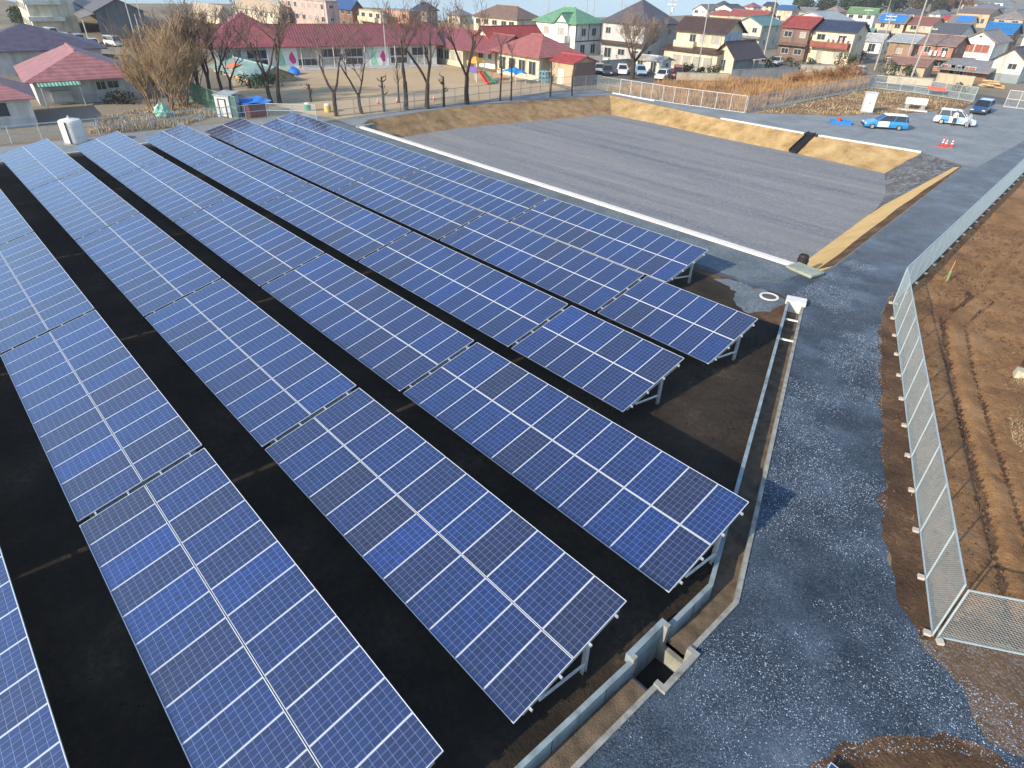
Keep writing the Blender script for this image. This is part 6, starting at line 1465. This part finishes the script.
# ================================================================== YARD WALLS AND MORE SHRUBS AMONG THE HOUSES
def yard_wall(label, a, c, h, col, name='garden_wall'):
    a = at(*a); c = at(*c); d = c - a; L = d.length; t = thing(name, label, 'wall', a, math.atan2(d.y, d.x))
    b = MB(); b.box((L / 2, 0, h / 2 - .1), (L, .14, h + .2)); b.build('wall_body', wallm(col), t)
    b = MB(); b.box((L / 2, 0, h + .04), (L + .06, .2, .08)); b.build('wall_cap', M_conc, t)
yard_wall('grey sheet garden wall behind the brown grass and carport', (730, 80), (796, 77), 1.5, (.27, .28, .29))
yard_wall('tan block garden wall before the beige house', (676, 80), (728, 81), 1.1, (.42, .37, .28))
yard_wall('low pale wall under the blue roofed house', (800, 72), (846, 73), 1.2, (.40, .39, .35))
yard_wall('tan wall beside the long low shed by the poles', (886, 83), (931, 86), 1.1, (.42, .36, .26))
yard_wall('grey block wall between brick shed and parked cars', (600, 69), (640, 66), 1.3, (.36, .36, .35))
yard_wall('pale wall along the back of the nursery school', (60, 60), (150, 66), 1.3, (.36, .36, .34))
yard_wall('low grey wall before the green roofed white house', (560, 64), (602, 63), 1.3, (.40, .40, .39))
for i, (px, py, h_, w_, c_, lb) in enumerate(((700, 76, 1.5, 2.2, (.06, .07, .03), 'low bush left of the thin steel pole'), (712, 76, 1.8, 2.2, (.07, .085, .035), 'bush at the corner of the beige house'), (768, 70, 2.4, 2.6, (.035, .05, .025), 'dark bush by the teal gable pole'), (790, 69, 2.0, 3.0, (.04, .055, .027), 'dark bush right of the silver sedan'), (812, 68, 1.8, 3.0, (.05, .06, .03), 'bush between the red and blue roofed houses'), (860, 62, 2.6, 2.6, (.035, .05, .024), 'dark bush on the left of the alley'), (888, 66, 2.2, 2.4, (.04, .06, .025), 'dark bush on the right of the alley'), (606, 60, 3.0, 3.0, (.035, .05, .025), 'dark shrub right of the white green roofed house'), (652, 70, 1.6, 2.2, (.05, .06, .03), 'small bush behind the pale blue car'), (868, 38, 3.4, 4.0, (.03, .045, .022), 'dark shrub behind the teal hut'), (1006, 70, 2.4, 3, (.04, .055, .027), 'dark shrub above the dark gabled roof'), (958, 92, 1.2, 2.4, (.07, .075, .035), 'dry olive bush before the tan block wall'))):
    leafy(lb, at(px, py), h_, w_, c_, 130 + i, 420, 'shrub', 'shrub', 'garden shrubs', leaf=.35)
ws = simple('white prefabricated shed right of the big bare tree', 660, 74, 645, 666, 61, (.62, .61, .56), (.5, .5, .5), 'gx', .4, 1, name='shed', cat='shed', d=3, rn='sheet')
simple('cream lean shed behind the pale blue car', 646, 70, 632, 650, 60, (.55, .50, .38), (.4, .38, .34), 'gx', .5, 1, name='shed', cat='shed', d=3, rn='sheet')
for px, py, xl, xr, ye, wc, rc, kd, lb in ((752, 15, 742, 760, 7, WHITE, (.28, .12, .11), 'hip', 'pale distant house with muted red hipped roof by the water'), (770, 13, 762, 777, 6, BEIGE, NAVY, 'gx', 'beige distant house with dark navy roof by the water'), (722, 12, 714, 730, 5, GREYW, DKGREY, 'hip', 'grey distant house with dark hipped roof by the water'),
        (862, 21, 846, 870, 12, TAN, BROWN, 'gx', 'tan distant house with brown roof behind the green roof'), (884, 24, 873, 892, 15, GREYW, GREY, 'hip', 'grey distant house left of the tarpaulin roof'), (912, 22, 900, 924, 14, BEIGE, DKGREY, 'gx', 'beige distant house with dark roof below the rusty tree'), (938, 22, 927, 948, 14, WHITE, (.2, .21, .24), 'hip', 'white distant house with slate hipped roof near the vivid red roof'),
        (1000, 12, 985, 1012, 3, WHITE, GREY, 'gx', 'white distant house at the top right skyline'), (1022, 30, 1006, 1034, 20, TAN, DKBR, 'hip', 'tan house with dark hipped roof by the right edge'), (975, 12, 960, 984, 4, GREYW, BROWN, 'hip', 'grey distant house with brown hipped roof at the top right'), (948, 46, 934, 956, 37, BEIGE, BROWN, 'gx', 'beige house squeezed behind the dark grey tiled roof'), (880, 46, 872, 888, 38, BEIGE, GREY, 'gx', 'small beige house above the white alley house'), (800, 34, 790, 808, 25, BEIGE, BROWN, 'gx', 'small beige house behind the red ribbed roof'), (460, 24, 448, 472, 15, BEIGE, GREY, 'hip', 'small beige house at the edge of the dry field')):
    simple(lb, px, py, xl, xr, ye, wc, rc, kd, 1.5, 2)

grass('dry_grass', 'sparse stubble and dry weeds on the turned brown field', [(5.8, 5.6), (-2.6, 25.4), (-3.9, 44.4), (6, 46), (14, 10.8)], 9000, .03, .13, M_dg2, 14, .008, .1)

# ================================================================== THIN WINTER HAZE
b = MB(); b.box((0, 0, 10.0), (5400, 5400, 26.0))
hm = bpy.data.materials.new('thin_haze'); hm.use_nodes = True; hn = hm.node_tree.nodes; hn.remove(hn['Principled BSDF'])
pv = hn.new('ShaderNodeVolumePrincipled'); pv.inputs['Color'].default_value = (.86, .92, 1.0, 1); pv.inputs['Density'].default_value = 0.00025; pv.inputs['Anisotropy'].default_value = 0.2
hm.node_tree.links.new(pv.outputs[0], hn['Material Output'].inputs['Volume'])
hz = b.build('haze', hm); hz['kind'] = 'stuff'; hz['label'] = 'thin pale winter haze over the whole site'; hz['category'] = 'haze'
